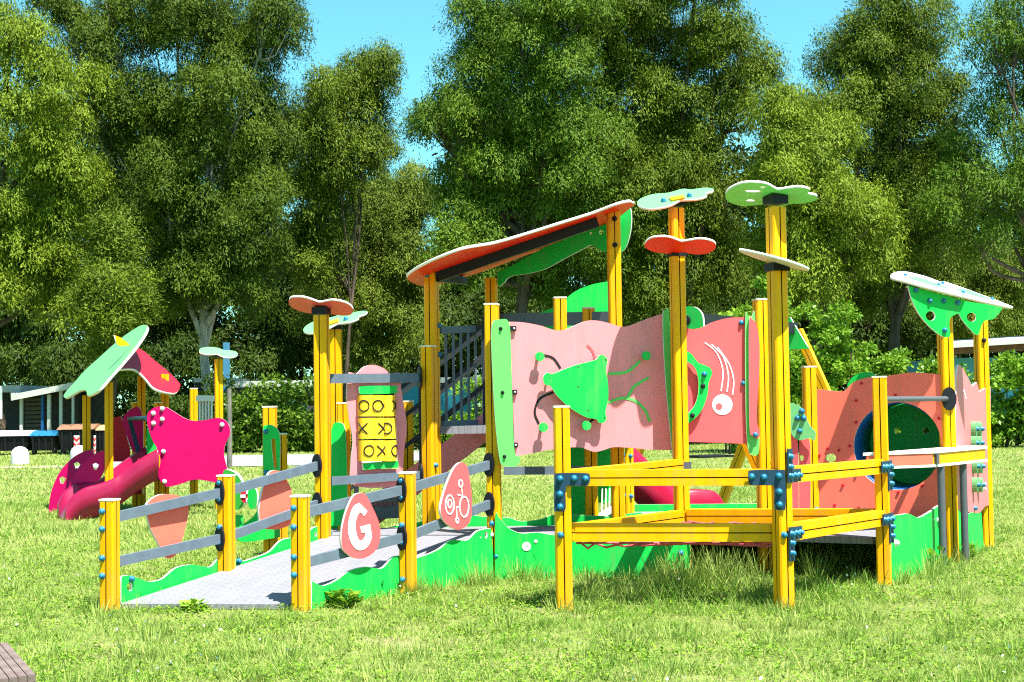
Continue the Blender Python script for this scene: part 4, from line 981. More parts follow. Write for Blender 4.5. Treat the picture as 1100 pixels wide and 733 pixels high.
EUP = leaf_mat('grey_green_leaves', (.042, .085, .006), (.205, .260, .026), .2, .6)
EUM = leaf_mat('mid_green_leaves', (.030, .078, .004), (.140, .225, .013), .17, .6)
HEDD = leaf_mat('dark_hedge_leaves', (.026, .075, .005), (.12, .20, .016), .2, .4)
HEDGE = leaf_mat('glossy_hedge_leaves', (.07, .17, .008), (.26, .42, .035), .3, .4)
tree('leafy_tree', 6, [(40, 120, 62, 100), (10, 40, 45, 40), (-50, 90, 60, 110), (70, 200, 45, 70), (15, 270, 70, 80), (-60, 260, 70, 90), (70, 315, 40, 60), (98, 95, 14, 30)], 43, .28, EUL, BARKD, 'yellow green tree filling the upper left corner', 11, droop=1.1, hang=1.0)
tree('leafy_tree', 243, [(110, 40, 55, 60), (190, 20, 80, 60), (270, 50, 60, 70), (150, 130, 60, 70), (225, 130, 85, 85), (225, 292, 58, 44, -1.2), (265, 320, 40, 34, -.6), (185, 310, 40, 44, -.5), (295, 150, 38, 80), (180, 220, 75, 75), (270, 240, 55, 80), (230, 290, 70, 55), (130, 200, 40, 60), (60, 5, 28, 22), (300, 10, 30, 45)], 46, .25, EUB, BARKW, 'big olive tree with a bare pale trunk, left of centre', 12, dens=1.0, lean=-.6)
tree('leafy_tree', 372, [(385, 108, 52, 58), (365, 170, 50, 60), (338, 140, 36, 52), (338, 200, 42, 60), (335, 270, 48, 60), (405, 160, 25, 45), (345, 110, 22, 50), (408, 75, 20, 22), (350, 225, 35, 30)], 49, .10, EUC, BARKD, 'rounded olive tree with clear sky on its right side', 13)
tree('leafy_tree', 121, [(122, 270, 28, 42), (112, 330, 38, 50), (140, 320, 30, 45), (125, 380, 34, 35)], 40, .13, EUC, BARKD, 'slender young yellow grey tree before the big olive tree', 14, tufts=45, cr=.45, droop=.3)
tree('leafy_tree', 545, [(527, 30, 60, 70), (508, 112, 52, 70), (580, 90, 70, 90), (500, 200, 45, 60), (560, 200, 75, 80), (620, 170, 50, 80), (500, 270, 50, 60), (580, 285, 70, 60), (462, 132, 14, 12), (600, 5, 70, 50), (640, 250, 40, 70), (645, 40, 50, 70, 1), (648, 130, 48, 70, 1)], 45, .34, EUM, BARKD, 'tall dense green tree in the middle behind the tower roof', 15)
tree('leafy_tree', 735, [(690, 30, 70, 70), (770, 40, 52, 60), (715, 120, 70, 80), (788, 110, 38, 55), (740, 200, 70, 80), (680, 210, 50, 80), (700, 290, 70, 60), (770, 280, 50, 70), (660, 330, 50, 50), (815, 80, 14, 22), (750, -30, 60, 40)], 46, .32, EUC, BARKD, 'tall olive green tree behind the two leaf capped posts', 16, droop=1.0)
tree('leafy_tree', 868, [(850, 120, 32, 45), (836, 125, 26, 40), (880, 160, 50, 60), (840, 190, 40, 60), (900, 220, 60, 55), (850, 260, 55, 60), (925, 270, 50, 55), (860, 310, 50, 40)], 42, .24, EUL, BARKD, 'lighter yellow green tree in front of the right hand trees', 17, droop=.9, hang=.9)
tree('leafy_tree', 960, [(930, 60, 50, 55), (985, 40, 50, 55), (960, 110, 60, 60), (1010, 120, 40, 60), (955, 180, 55, 60), (985, 240, 50, 60), (900, 70, 30, 35), (940, 300, 70, 50), (950, 10, 40, 30), (1010, 190, 45, 55), (900, 130, 45, 60)], 47, .3, EUC, BARKD, 'large olive tree with sky showing left of its top', 18)
tree('leafy_tree', 1085, [(1060, 40, 38, 45), (1100, 70, 50, 70), (1065, 120, 40, 45), (1110, 160, 50, 60), (1075, 210, 45, 45), (1120, 250, 50, 60), (1050, 260, 40, 45), (1090, 10, 30, 30), (1150, 100, 50, 150), (1030, 170, 35, 50), (1010, 215, 35, 50)], 44, .2, EUM, BARKD, 'airy tree with dark limbs at the right edge of the photo', 19, tufts=60, dens=.8)
tree('leafy_tree', 400, [(400, 220, 40, 55), (448, 208, 32, 44), (370, 270, 50, 55), (430, 260, 40, 60), (400, 330, 60, 45), (455, 300, 30, 50), (345, 330, 40, 50), (430, 225, 38, 44), (395, 380, 60, 35), (450, 360, 30, 40)], 56, .2, EUP, BARKD, 'pale green tree far behind between the two tallest trees', 20, dens=.9)
tree('leafy_tree', 1035, [(1040, 300, 50, 40), (1085, 300, 45, 45), (1010, 330, 50, 35), (1060, 345, 60, 28)], 54, .2, EUP, BARKD, 'grey green tree low behind the leaf shaped roof', 21)
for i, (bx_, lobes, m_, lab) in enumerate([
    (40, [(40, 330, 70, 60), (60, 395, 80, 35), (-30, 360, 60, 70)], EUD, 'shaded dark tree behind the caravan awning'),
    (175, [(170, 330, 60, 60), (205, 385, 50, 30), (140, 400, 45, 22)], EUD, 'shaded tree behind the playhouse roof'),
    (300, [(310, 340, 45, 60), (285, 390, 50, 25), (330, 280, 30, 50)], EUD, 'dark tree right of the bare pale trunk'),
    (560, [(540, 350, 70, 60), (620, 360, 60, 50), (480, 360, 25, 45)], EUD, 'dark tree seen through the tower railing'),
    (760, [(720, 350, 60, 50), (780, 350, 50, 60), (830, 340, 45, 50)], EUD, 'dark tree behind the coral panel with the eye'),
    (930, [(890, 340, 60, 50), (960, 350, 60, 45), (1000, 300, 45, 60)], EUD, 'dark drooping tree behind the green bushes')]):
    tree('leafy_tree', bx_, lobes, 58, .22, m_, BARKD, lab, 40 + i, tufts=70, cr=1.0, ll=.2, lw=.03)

def bush(name, blobs, Y, lm, label, seed, cat='bush', per=170, cr=.3, ll=.11, lw=.035, dens=1.8, group=None, dy=.8):
    """blobs: (px, py, rx, ry) masses at distance Y, growing down to the ground"""
    rg = np.random.default_rng(seed); s = F / Y; cl = []; bx = PX(blobs[0][0], Y, 470)
    for b_ in blobs:
        c = np.array(P(b_[0], b_[1], Y)); rx = b_[2] / s; rz = b_[3] / s
        k = max(8, int(rx * rz * 22 * dens)); d = unit(rg.normal(size=(k, 3))); p = c + d * (rg.random(k) ** .45)[:, None] * np.array([rx, dy, rz]); q_ = rg.random(k) < .45; p[q_, 2] = rg.random(q_.sum()) * c[2]; p[:, 2] = np.maximum(p[:, 2], .12)
        cl.append(np.concatenate([p, (cr * (.6 + .7 * rg.random(k)))[:, None]], 1))
    V, Fc, T = leaf_cloud(rg, np.concatenate(cl), per, ll, lw, .1, .9)
    root = empty(name, (bx, Y, 0), label, cat, group)
    me = mesh_np('foliage', V - np.array([bx, Y, 0]), Fc, T, lm); o = bpy.data.objects.new('foliage', me); COL.objects.link(o); o.parent = root; WL[o.name] = Vector((bx, Y, 0))
    for b_ in blobs:
        bm = B(); e_ = P(b_[0], b_[1], Y)
        for k in range(1): tube(bm, [Vector((e_.x + rnd.uniform(-.1, .1), Y, -.05)), Vector((e_.x + rnd.uniform(-.2, .2), Y, max(.2, e_.z * .5))), e_ + Vector((rnd.uniform(-.3, .3), rnd.uniform(-.3, .3), .1))], [.05, .035, .012], 5)
        obj('stem', bm, BARKD, root)
    return root
bush('hedge', [(262, 445, 28, 40), (300, 455, 30, 35), (335, 450, 30, 40), (285, 430, 22, 22), (322, 425, 20, 18), (360, 460, 25, 32), (400, 465, 30, 25), (435, 465, 25, 25), (250, 470, 25, 25), (320, 470, 30, 25)], 38, HEDD, 'glossy green hedge behind the green play panel', 61, 'hedge')
bush('bush', [(840, 380, 35, 45), (880, 370, 35, 42), (905, 360, 20, 30), (860, 425, 45, 40), (815, 340, 20, 28), (800, 400, 40, 60), (830, 315, 12, 16)], 33, HEDGE, 'bright leafy bush right of the tallest post', 62, group='bushes along the back of the lawn')
bush('bush', [(930, 405, 35, 32), (970, 410, 35, 28), (1000, 425, 30, 35), (945, 440, 50, 40)], 35, HEDGE, 'bright leafy bush above the salmon panel', 63, group='bushes along the back of the lawn')
bush('bush', [(1082, 430, 28, 42), (1110, 430, 30, 45), (1090, 398, 16, 14), (1040, 450, 40, 30), (1140, 430, 40, 45)], 34, HEDGE, 'dark based bush at the right edge under the blue building', 64, group='bushes along the back of the lawn')
bush('bush', [(520, 450, 30, 40), (500, 465, 50, 25), (560, 455, 50, 35), (640, 450, 60, 40), (720, 450, 60, 40)], 40, HEDGE, 'leafy bush row behind the stair', 65, group='bushes along the back of the lawn')
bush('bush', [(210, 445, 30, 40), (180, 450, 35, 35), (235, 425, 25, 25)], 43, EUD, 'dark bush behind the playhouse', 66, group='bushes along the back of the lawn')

def far_wood(seed):
    rg = np.random.default_rng(seed); cl = []
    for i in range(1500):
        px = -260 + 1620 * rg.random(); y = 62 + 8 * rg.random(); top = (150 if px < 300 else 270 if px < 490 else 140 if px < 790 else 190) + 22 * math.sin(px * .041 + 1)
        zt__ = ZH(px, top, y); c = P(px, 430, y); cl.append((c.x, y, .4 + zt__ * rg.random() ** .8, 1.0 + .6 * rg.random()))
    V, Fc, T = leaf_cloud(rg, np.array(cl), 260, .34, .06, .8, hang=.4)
    o = bpy.data.objects.new('far_wood', mesh_np('far_wood', V, Fc, T, EUD)); COL.objects.link(o); o.data.materials.clear(); o.data.materials.append(leaf_mat('painted_shade_leaves', (.012, .03, .003), (.055, .09, .010), .25, .6)); tag(o, 'dark far wood closing the view between the trunks', 'wood', kind='stuff')  # shade beneath the crowns is put into these darker leaf colours
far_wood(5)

# grass
GR = leaf_mat('lawn_grass', (.085, .215, .009), (.49, .53, .16), .3, .65)
def noise2(x, y, sc_, seed):
    rg = np.random.default_rng(seed); tot = np.zeros_like(x)
    for o_ in range(5):
        f = sc_ * 1.9 ** o_; a, b_, c_, d_ = rg.random(4) * 6.28; th = rg.random() * 3.14
        u = x * math.cos(th) + y * math.sin(th); v = -x * math.sin(th) + y * math.cos(th)
        tot += (np.sin(u * f + a + 1.3 * np.sin(v * f * .7 + b_)) * np.sin(v * f + c_ + 1.1 * np.sin(u * f * .8 + d_))) / 1.35 ** o_
    return tot / 1.9
BARE = [(500, 668, .30, .14), (110, 692, .28, .12), (565, 655, .2, .1), (640, 722, .3, .1), (1000, 655, .35, .15), (420, 712, .25, .1), (255, 670, .3, .08), (780, 668, .25, .08), (900, 705, .3, .1), (60, 560, .5, .25), (715, 700, .2, .08)]
def bare(x, y):
    k = np.ones_like(x)
    for px, py, a, b_ in BARE:
        g = G(px, py); w_ = 1 + .5 * np.sin(9 * x + 5 * y + px); k *= 1 - .93 * np.exp(-(((x - g.x) / a) ** 2 + ((y - g.y) / (b_ * 2.2)) ** 2) * w_)
    return k
def grass(seed):
    rg = np.random.default_rng(seed); X = []; Yy = []; SC = []
    for (y0, y1, dn_, sc_) in ((5.0, 9.0, 9000, .46), (9.0, 13, 5000, .6), (13, 20, 1900, .95), (20, 42, 380, 1.8)):
        w = lambda y: .40 * y + 1.2
        n = int((y1 - y0) * (w(y0) + w(y1)) * dn_)
        y = y0 + (y1 - y0) * rg.random(n); wx = w(y1); x = (rg.random(n) * 2 - 1) * wx; k = np.abs(x) < w(y)
        X.append(x[k]); Yy.append(y[k]); SC.append(np.full(k.sum(), sc_))
    x = np.concatenate(X); y = np.concatenate(Yy); s = np.concatenate(SC)
    n1 = noise2(x, y, 1.6, 3); n2 = noise2(x, y, 7.5, 5); n3 = noise2(x, y, .35, 8); n4 = noise2(x, y, 21.0, 21)
    keep = rg.random(len(x)) < np.clip(.82 + .8 * n2 + .4 * n1 + .3 * n4, .08, 1) * bare(x, y)
    # none grows through the ramp
    a = RL0.p; u = rv2; 
    rel_x = x - a.x; rel_y = y - a.y
    tt = (rel_y) / (RL2.y - RL0.y); lx = RL0.x + (RL2.x - RL0.x) * tt; rx_ = RR0.x + (RR2.x - RR0.x) * tt
    on = (tt > .02) & (tt < 1.35) & (x > lx + .02) & (x < rx_ - .02)
    path = (y > 29.2) & (y < 35.8) & (x > -9.3) & (x < -1.6)
    keep &= ~on & ~path
    x, y, s, n1, n2, n3, n4 = [q[keep] for q in (x, y, s, n1, n2, n3, n4)]
    k = len(x)
    h = (.022 + .022 * rg.random(k)) * np.clip(1 + .45 * n2 + .25 * n1 + .6 * n4, .35, 2.4) * (1 + .25 * n3)
    # longer, unmown growth under the net, along the skirts and round the posts
    net_d = np.exp(-(((x - 1.35) / 1.15) ** 2 + ((y - 9.05) / .55) ** 2))
    sk_d = np.exp(-((y - 10.15 + .0 * x) / .22) ** 2) * ((x > -.2) & (x < 1.4))
    rr_d = np.exp(-(((x - (RR0.x + (RR2.x - RR0.x) * (y - RR0.y) / (RR2.y - RR0.y)) - .12) / .13) ** 2)) * ((y > 8.8) & (y < 10.4))
    ck_d = np.exp(-(((x - 3.3) / .5) ** 2 + ((y - 10.2) / .5) ** 2))
    tall = np.clip(net_d * 2.2 + sk_d + rr_d * .8 + ck_d * .8, 0, 2.2)
    far = np.where(y > 13, 1.25, 1.0)
    h = h * (1 + 2.1 * tall * (rg.random(k) ** 1.5)) * far
    an = rg.random(k) * 6.28; ln = .25 + .55 * rg.random(k)
    dirv = np.stack([np.cos(an) * ln, np.sin(an) * ln, np.ones(k)], 1); dirv = unit(dirv)
    side = np.stack([-np.sin(an + rg.normal(size=k) * .6), np.cos(an + rg.normal(size=k) * .6), np.zeros(k)], 1)
    w_ = (.0032 + .003 * rg.random(k)) * s
    b0 = np.stack([x, y, np.full(k, -.004)], 1); mid_ = b0 + dirv * (h * .6)[:, None]
    tip = mid_ + unit(dirv + np.stack([np.cos(an) * .7, np.sin(an) * .7, -.25 * np.ones(k)], 1)) * (h * .55)[:, None]
    V = np.stack([b0 - side * w_[:, None], b0 + side * w_[:, None], tip + side * (w_ * .25)[:, None], tip - side * (w_ * .25)[:, None]], 1).reshape(-1, 3)
    Fc = np.arange(k * 4).reshape(k, 4)
    TN = 260; rt = np.random.default_rng(99)
    dry = np.clip(.52 - .30 * n1 - .35 * n2 + .2 * n3 - .4 * n4 - .25 * tall, 0, 1)
    t = np.clip(dry * .8 + .6 * (rg.random(k) - .35), 0, 1); t = np.where(rg.random(k) < .07, 1.3, t)
    # coarser tufts and weeds standing in the turf
    pts_ = [(5.6 + 9 * rt.random() ** 1.3, None) for _ in range(420)]
    cx = []; cy = []; cr_ = []; chh = []
    for yy_, _ in pts_: cx.append((rt.random() * 2 - 1) * (.37 * yy_ + .3)); cy.append(yy_); cr_.append(.04 + .10 * rt.random()); chh.append(.05 + .05 * rt.random())
    for px, py, n_, hh_ in ((700, 640, 5, .18), (745, 634, 7, .2), (790, 630, 9, .22), (815, 640, 4, .16), (650, 640, 5, .15), (885, 615, 6, .17), (920, 610, 5, .16), (560, 622, 6, .15), (500, 628, 6, .15), (1000, 618, 6, .15), (1040, 603, 5, .14), (455, 640, 4, .13), (620, 652, 4, .12), (855, 655, 3, .1), (125, 660, 3, .09), (960, 626, 4, .13), (720, 622, 6, .2), (770, 615, 6, .2)):
        for _ in range(n_):
            g = G(px + rt.normal() * 14, py + rt.normal() * 4); cx.append(g.x); cy.append(g.y); cr_.append(.05 + .06 * rt.random()); chh.append(hh_ * (.7 + .5 * rt.random()))
    cx, cy, cr_, chh = map(np.array, (cx, cy, cr_, chh)); on_ = (cy > 8.75) & (cy < 10.9) & (cx > -2.5 + (cy - 8.85) * .70) & (cx < -1.28 + (cy - 8.75) * .80)
    q_ = ~on_; cx, cy, cr_, chh = cx[q_], cy[q_], cr_[q_], chh[q_]
    it = np.repeat(np.arange(len(cx)), 46); m2 = len(it); an = rt.random(m2) * 6.28; rd = cr_[it] * rt.random(m2) ** .6
    b1 = np.stack([cx[it] + np.cos(an) * rd, cy[it] + np.sin(an) * rd, np.full(m2, -.004)], 1)
    up_ = unit(np.stack([np.cos(an) * (.2 + .5 * rt.random(m2)), np.sin(an) * (.2 + .5 * rt.random(m2)), np.ones(m2)], 1)); tp_ = b1 + up_ * (chh[it] * (.5 + .8 * rt.random(m2)))[:, None]
    sd2 = unit(np.stack([-np.sin(an) + rt.normal(size=m2) * .5, np.cos(an) + rt.normal(size=m2) * .5, np.zeros(m2)], 1)); w2 = (.0016 + .0022 * rt.random(m2))[:, None]
    V2 = np.stack([b1 - sd2 * w2, b1 + sd2 * w2, tp_ + sd2 * w2 * .3, tp_ - sd2 * w2 * .3], 1).reshape(-1, 3)
    t2 = np.clip(.05 + .4 * rt.random(len(cx))[it] + .3 * rt.random(m2) + .5 * (rt.random(m2) < .1), 0, 1.2)
    Fc = np.concatenate([Fc, np.arange(m2 * 4).reshape(m2, 4) + len(V)]); V = np.concatenate([V, V2]); t = np.concatenate([t, t2])
    me = mesh_np('grass', V, Fc, np.repeat(t, 4), GR); o = bpy.data.objects.new('grass', me); COL.objects.link(o)
    tag(o, 'patchy sunlit grass with dry tips across the lawn', 'grass', kind='stuff')
    # small white clover heads and broad weed leaves
    rg2 = np.random.default_rng(seed + 1); m_ = 900
    gm_ = 150000; gy = 5.3 + 8.2 * rg2.random(gm_) ** 1.15; gx = (rg2.random(gm_) * 2 - 1) * (.38 * gy + .4); gk = (noise2(gx, gy, 2.6, 31) + .6 * noise2(gx, gy, 11.0, 33) + .5 * rg2.normal(size=gm_)) > .35
    gk &= ~((gy > 8.75) & (gy < 10.9) & (gx > -2.5 + (gy - 8.85) * .70) & (gx < -1.28 + (gy - 8.75) * .80)); gx = gx[gk]; gy = gy[gk]; gn = len(gx)
    gp = np.stack([gx, gy, .012 + .04 * rg2.random(gn)], 1); ga = unit(rg2.normal(size=(gn, 3)) * np.array([1, 1, .3])); gs_ = unit(np.cross(unit(rg2.normal(size=(gn, 3)) * .5 + [0, 0, 1]), ga))
    Vq, Fq, Tq = quads(gp, ga, gs_, .012 + .014 * rg2.random(gn), .004 + .005 * rg2.random(gn), np.clip(rg2.random(gn) * 1.2 - .1, 0, 1))
    o = bpy.data.objects.new('ground_cover', mesh_np('ground_cover', Vq, Fq, Tq, HEDGE)); COL.objects.link(o); tag(o, 'small clover leaves growing low between the grass', 'clover', kind='stuff')
    yy = 5.5 + 7.5 * rg2.random(m_); xx = (rg2.random(m_) * 2 - 1) * (.38 * yy + .4); kk = noise2(xx, yy, 1.7, 12) > .12; xx = xx[kk]; yy = yy[kk]
    pos = np.stack([xx, yy, .05 + .04 * rg2.random(len(xx))], 1); ax = unit(rg2.normal(size=(len(xx), 3)) * .3 + [0, -.6, .6]); sd_ = unit(np.cross(ax, rg2.normal(size=(len(xx), 3))))
    Vq, Fq, Tq = quads(pos, ax, sd_, .012 + .01 * rg2.random(len(xx)), .006 + .004 * rg2.random(len(xx)), rg2.random(len(xx)))
    o = bpy.data.objects.new('clover_flowers', mesh_np('clover_flowers', Vq, Fq, Tq, WHITE)); COL.objects.link(o); tag(o, 'scattered white clover heads in the lawn', 'flowers', kind='stuff')
grass(77)
def weed(px, py, hh, seed, label, n=60, lm=None, wl=.045):
    rg = np.random.default_rng(seed); g = G(px, py); V = []; 
    k = n; an = rg.random(k) * 6.28; rad = hh * .55 * rg.random(k) ** .6; z = hh * (.12 + .8 * rg.random(k)) 
    pos = np.stack([g.x + np.cos(an) * rad, g.y + np.sin(an) * rad, z * (1 - .5 * rad / hh)], 1)
    ax = unit(np.stack([np.cos(an), np.sin(an), rg.random(k) * .8 - .1], 1)); sd_ = unit(np.cross(ax, rg.normal(size=(k, 3)) * .4 + [0, 0, 1]))
    V, Fc, T = quads(pos, ax, sd_, wl * (1 + rg.random(k)), wl * .35 * (1 + rg.random(k)), rg.random(k))
    root = empty('weed', (g.x, g.y, 0), label, 'weed', 'broad leaved weeds by the structure'); o = bpy.data.objects.new('leaves', mesh_np('leaves', V - np.array(g), Fc, T, lm or HEDGE)); COL.objects.link(o); o.parent = root
    bm = B()
    for i in range(5):
        bm = B(); j = rg.integers(k); tube(bm, [(g.x, g.y, -.02), tuple((np.array(g) * .4 + pos[j] * .6) + [0, 0, .02]), tuple(pos[j])], [.004, .003, .002], 4)
        obj('stem', bm, leafstem, root)
leafstem = mat('weed_stem', (.12, .2, .03), .7)
weed(209, 657, .08, 1, 'small leafy weed at the foot of the ramp', 40)
weed(370, 652, .13, 2, 'low leafy weed against the right ramp curb', 90)
weed(395, 640, .18, 3, 'taller leafy weed at the middle of the right ramp curb', 110)
weed(885, 608, .24, 4, 'leafy weed in the shade beside the net climber', 110)
weed(1000, 612, .2, 5, 'leafy weed at the foot of the table legs', 90)
weed(1030, 600, .16, 6, 'leafy weed right of the table legs', 70)

# ================================================================== BACKGROUND BUILDINGS AND BINS
CAR = mat('awning_white', (.50, .49, .45), .5, .06); DKW = mat('painted_shade_wall', (.06, .058, .055), .8, .2); SLW = mat('brown_slat_wall', (.16, .12, .085), .7, .2, 6)  # DKW: shade under the roofs is put into a near-black wall colour
AW = empty('caravan_awning', (PX(45, 43), 43, 0), 'white flat roofed caravan awning with slim posts at the left edge', 'awning')
def pbox(name, x0, y0, x1, y1, Y, dep, m, parent):
    a = P(x0, y1, Y); b_ = P(x1, y0, Y); bm = B(); box(bm, ((a.x + b_.x) / 2, Y + dep / 2, (a.z + b_.z) / 2), (b_.x - a.x, dep, b_.z - a.z)); return obj(name, bm, m, parent)
bm = B(); q = [P(12, 424, 42), P(78, 411, 42), P(112, 413, 48), P(10, 417, 48)]
vs = [bm.verts.new(v) for v in q]; v2 = [bm.verts.new(v - Vector((0, 0, .18))) for v in q]; bm.faces.new(vs); bm.faces.new(v2[::-1])
for i in range(4): bm.faces.new((vs[i], v2[i], v2[(i + 1) % 4], vs[(i + 1) % 4]))
bmesh.ops.recalc_face_normals(bm, faces=bm.faces); obj('roof', bm, CAR, AW)
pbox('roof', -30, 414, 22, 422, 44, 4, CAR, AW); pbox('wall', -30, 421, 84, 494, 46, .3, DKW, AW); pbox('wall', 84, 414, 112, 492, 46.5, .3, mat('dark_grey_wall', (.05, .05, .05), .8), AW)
for (x0, x1, y0) in ((21, 24, 424), (50.5, 54, 424), (63.5, 66.5, 420), (77, 79, 420), (44, 46.5, 424)): pbox('post', x0, y0, x1, 495, 42.3, .1, CAR if x0 != 44 else BLUEP, AW)
for i in range(8): pbox('slat', 27, 428 + i * 4.6, 44, 431.4 + i * 4.6, 45.6, .08, SLW, AW)
# chalets / caravans with long white roofs
for (x0, x1, y0, y1, Y, lab) in ((208, 250, 406, 411, 47, 'short white caravan roof above the dark bushes'), (247, 336, 408.5, 416.5, 45, 'long white caravan roof behind the hedge')):
    o = empty('caravan', (PX((x0 + x1) / 2, Y), Y, 0), lab, 'caravan', 'caravans behind the hedge')
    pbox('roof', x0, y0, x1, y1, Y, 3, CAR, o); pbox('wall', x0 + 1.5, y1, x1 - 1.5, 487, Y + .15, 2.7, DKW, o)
TC = empty('teal_cabin', (PX(303, 40), 40.6, 0), 'teal box showing through the hedge', 'cabin')
pbox('wall', 286, 432, 322, 486, 40.6, 1.5, mat('teal_paint', (.01, .12, .13), .5), TC); pbox('lid', 285, 430, 323, 432.5, 40.5, 1.7, mat('teal_lid', (.02, .16, .17), .5), TC)
# blue building on the right
BB = empty('blue_chalet', (PX(1070, 41), 42, 0), 'light blue chalet with a wooden eave at the right edge', 'chalet')
BLW = mat('sky_blue_wall', (.10, .34, .50), .6, .06)
bm = B(); q = [P(1010, 370, 39.5), P(1150, 361.5, 39.5), P(1150, 358, 46), P(1010, 366, 46)]
vs = [bm.verts.new(v) for v in q]; v2 = [bm.verts.new(v - Vector((0, 0, .12))) for v in q]; bm.faces.new(vs); bm.faces.new(v2[::-1])
for i in range(4): bm.faces.new((vs[i], v2[i], v2[(i + 1) % 4], vs[(i + 1) % 4]))
bmesh.ops.recalc_face_normals(bm, faces=bm.faces); obj('roof', bm, CAR, BB)
bm = B(); bar(bm, P(1012, 376.5, 39.7), P(1150, 369.5, 39.7), .15, .26); obj('eave_board', bm, BROWN, BB)
pbox('wall', 1018, 384, 1080, 480, 41, 4, BLW, BB); pbox('wall', 1084, 382, 1150, 480, 41.02, 4, BLW, BB); pbox('door', 1079, 383, 1085, 480, 41.1, 3, RED, BB)
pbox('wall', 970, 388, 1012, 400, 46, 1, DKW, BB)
BC = empty('turquoise_caravan', (PX(450, 50), 50, 0), 'turquoise and white caravan glimpsed through the stair rails', 'caravan')
pbox('wall', 425, 412, 512, 470, 50, 2, mat('turquoise_paint', (.05, .3, .36), .5), BC); pbox('roof', 423, 405, 514, 412, 49.9, 2.3, CAR, BC)
# waste containers
BINM = mat('black_container', (.012, .012, .013), .5, .2)
def container(x0, x1, ytop, lidm, label, Y, rear=True):
    o = empty('waste_container', (PX((x0 + x1) / 2, Y), Y, 0), label, 'container', 'waste containers at the lawn edge')
    a = P(x0, 493, Y); b_ = P(x1, ytop + 6, Y); bm = B()
    prism(bm, [(a.x + .06, Y), (b_.x - .06, Y), (b_.x - .06, Y + 1.0), (a.x + .06, Y + 1.0)], .12, b_.z - .1, top=[(a.x, Y - .06), (b_.x, Y - .06), (b_.x, Y + 1.06), (a.x, Y + 1.06)])
    for i in range(4):
        xx = a.x + (b_.x - a.x) * (i + .5) / 4; box(bm, (xx, Y - .05, b_.z * .55), (.05, .05, b_.z * .7))
    obj('body', bm, BINM, o)
    bm = B(); zl = b_.z - .1; n = 8; pr_ = [(Y - .1 + 1.2 * i / n, zl + .02 + .14 * math.sin(math.pi * i / n)) for i in range(n + 1)]
    l_ = [bm.verts.new((a.x - .03, y, z)) for y, z in pr_]; r_ = [bm.verts.new((b_.x + .03, y, z)) for y, z in pr_]
    for i in range(n): bm.faces.new((l_[i], r_[i], r_[i + 1], l_[i + 1]))
    bm.faces.new(l_); bm.faces.new(r_[::-1]); bm.faces.new((l_[0], l_[-1], r_[-1], r_[0])); bmesh.ops.recalc_face_normals(bm, faces=bm.faces); obj('lid', bm, lidm, o)
    for s in (.1, .9):
        xx = a.x + (b_.x - a.x) * s; bm = B(); cyl(bm, (xx - .04, Y + .1, .1), (xx + .04, Y + .1, .1), .1, 12); obj('wheel', bm, BLK, o)
    return o, a, b_
container(-8, 31, 459, mat('grey_white_lid', (.6, .6, .6), .5), 'black waste container with a pale lid', 38.5)
container(33, 60, 459, mat('blue_lid', (.02, .15, .30), .5), 'black waste container with a blue lid', 38.4)
o, a, b_ = container(63, 100, 452, mat('brown_lid', (.26, .13, .08), .6), 'black waste container with a brown lid and red chevrons', 38.0)
o2, a2, b2 = container(102, 118, 453, mat('tan_lid', (.45, .33, .14), .6), 'narrow black container with a tan lid behind the playhouse posts', 38.2)
chv = wall((a.x, 37.92), (b_.x, 37.92))
bm = B()
for cx in (82.5, 102):
    for k in range(3):
        y_ = 471 + k * 6
        w_ = 3 if cx < 90 else 1.2; q = [(cx - w_, y_ - 2), (cx, y_ + 1), (cx + w_, y_ - 2), (cx + w_, y_ + 1), (cx, y_ + 4), (cx - w_, y_ + 1)]
        vs = [bm.verts.new(chv.at(*chv.hit(p), .02)) for p in q]; f = bm.faces.new(vs)
obj('chevron', bm, mat('chevron_red', (.7, .03, .03), .5), o)
bm = B()
for cx in (82.5, 102):
    w_ = 3 if cx < 90 else 1.2; q = [(cx - w_, 468), (cx + w_, 468), (cx + w_, 487), (cx - w_, 487)]; bm.faces.new([bm.verts.new(chv.at(*chv.hit(p), .012)) for p in q])
obj('chevron_plate', bm, WHITE, o)
# bollards
bm = B(); prof = [(.2, 0), (.2, .2), (.19, .26), (.16, .33), (.1, .38), (.04, .4), (.001, .402)]; n = 20
rings = [[bm.verts.new((r * math.cos(2 * math.pi * j / n), r * math.sin(2 * math.pi * j / n), z)) for j in range(n)] for r, z in prof]
for x, y in zip(rings, rings[1:]):
    for j in range(n): bm.faces.new((x[j], x[(j + 1) % n], y[(j + 1) % n], y[j])).smooth = True
bd1 = obj('bollard', bm, mat('pale_concrete', (.62, .6, .58), .8, .12, 6, bump=.2), origin=(0, 0, 0)); g_ = G(21.5, 499); bd1.location = (g_.x, g_.y, 0)
tag(bd1, 'round topped white bollard standing clear on the grass at left', 'bollard', 'round topped bollards')
bd2 = bd1.copy(); COL.objects.link(bd2); g_ = G(85, 497.5); bd2.location = (g_.x, g_.y, 0); bd2['label'] = 'round topped white bollard half hidden behind the pink climbing boards'
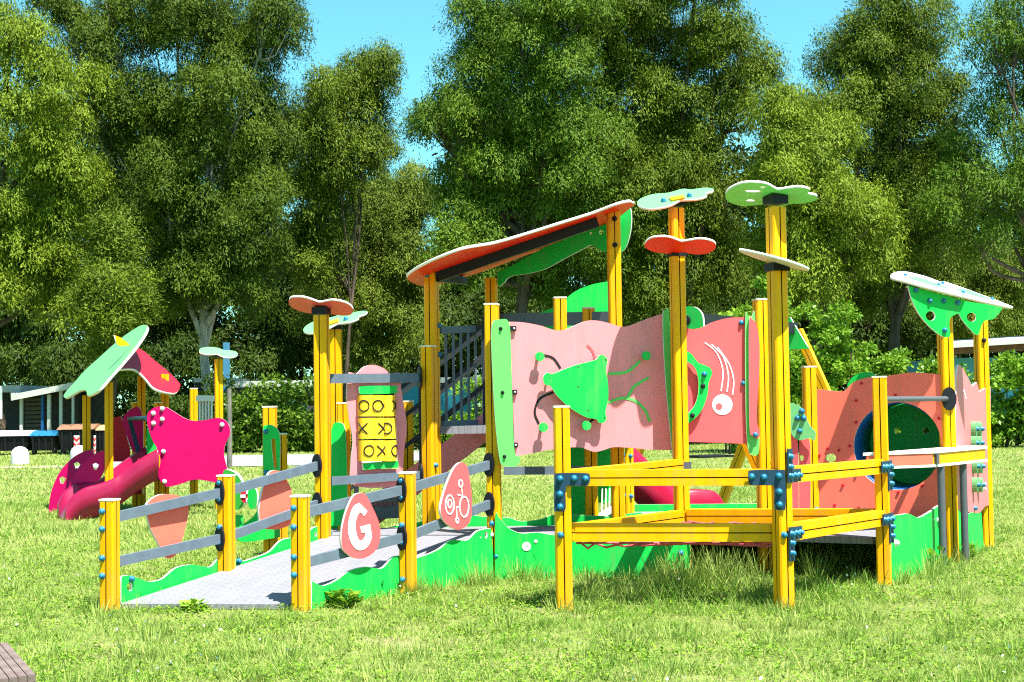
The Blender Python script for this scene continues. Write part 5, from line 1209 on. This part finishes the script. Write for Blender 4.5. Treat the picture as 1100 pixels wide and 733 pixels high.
# thin stake, blue sign on the pale trunk, lamp post
bm = B(); q = G(246.5, 503); tube(bm, [(q.x, q.y, -.1), (q.x + .01, q.y, .75), (q.x, q.y, 1.6)], [.055, .05, .045], 8); tag(obj('wooden_stake', bm, mat('grey_wood', (.2, .18, .15), .8, .3, bump=.3)), 'thin grey wooden stake right of the magenta panel', 'stake')
SG = empty('blue_sign', (PX(243, 43), 43, 0), 'tall narrow blue sign on a pole in front of the pale trunk', 'sign')
pbox('sign_board', 240, 368, 246.5, 434, 43, .05, mat('faded_blue', (.06, .2, .33), .6), SG); pbox('pole', 242, 434, 244, 492, 43.02, .05, STEEL, SG)
pbox('white_banner', -14, 415, 2, 450, 42.0, .04, WHITE, None); bpy.data.objects['white_banner']['label'] = 'white banner hanging at the far left edge'; bpy.data.objects['white_banner']['category'] = 'banner'

# ================================================================== LIGHT
SUN = Vector((.78, -.98, 2.6)).normalized()
el = math.asin(SUN.z); az = math.atan2(SUN.x, SUN.y)
w = bpy.data.worlds.new("World"); sc.world = w; w.use_nodes = True
N = w.node_tree.nodes; L = w.node_tree.links; bg = N['Background']
sky = N.new('ShaderNodeTexSky'); sky.sky_type = 'NISHITA'; sky.sun_disc = False; sky.sun_elevation = el; sky.sun_rotation = az
sky.air_density = 1.0; sky.dust_density = .4; sky.ozone_density = 1.0
hs = N.new('ShaderNodeMixRGB'); hs.blend_type = 'MULTIPLY'; hs.inputs[0].default_value = 1; hs.inputs[2].default_value = (.66, 1.38, 1.26, 1)
L.new(sky.outputs[0], hs.inputs[1]); L.new(hs.outputs[0], bg.inputs[0]); bg.inputs[1].default_value = .068
ld = bpy.data.lights.new('sun', 'SUN'); ld.energy = 5.0; ld.angle = R(.5); ld.color = (1, .96, .88)
so = bpy.data.objects.new('sun', ld); COL.objects.link(so); so.rotation_euler = SUN.to_track_quat('Z', 'Y').to_euler(); so.location = SUN * 60
sc.view_settings.view_transform = 'Standard'; sc.view_settings.look = 'None'; sc.view_settings.gamma = 1; sc.view_settings.use_curve_mapping = False
sc.view_settings.exposure = 1.5
sc.render.engine = 'CYCLES'; sc.cycles.max_bounces = 6; sc.cycles.diffuse_bounces = 3; sc.cycles.transmission_bounces = 3; sc.cycles.use_denoising = False; sc.cycles.filter_width = 1.15; sc.cycles.use_adaptive_sampling = False; sc.cycles.sample_clamp_indirect = 4
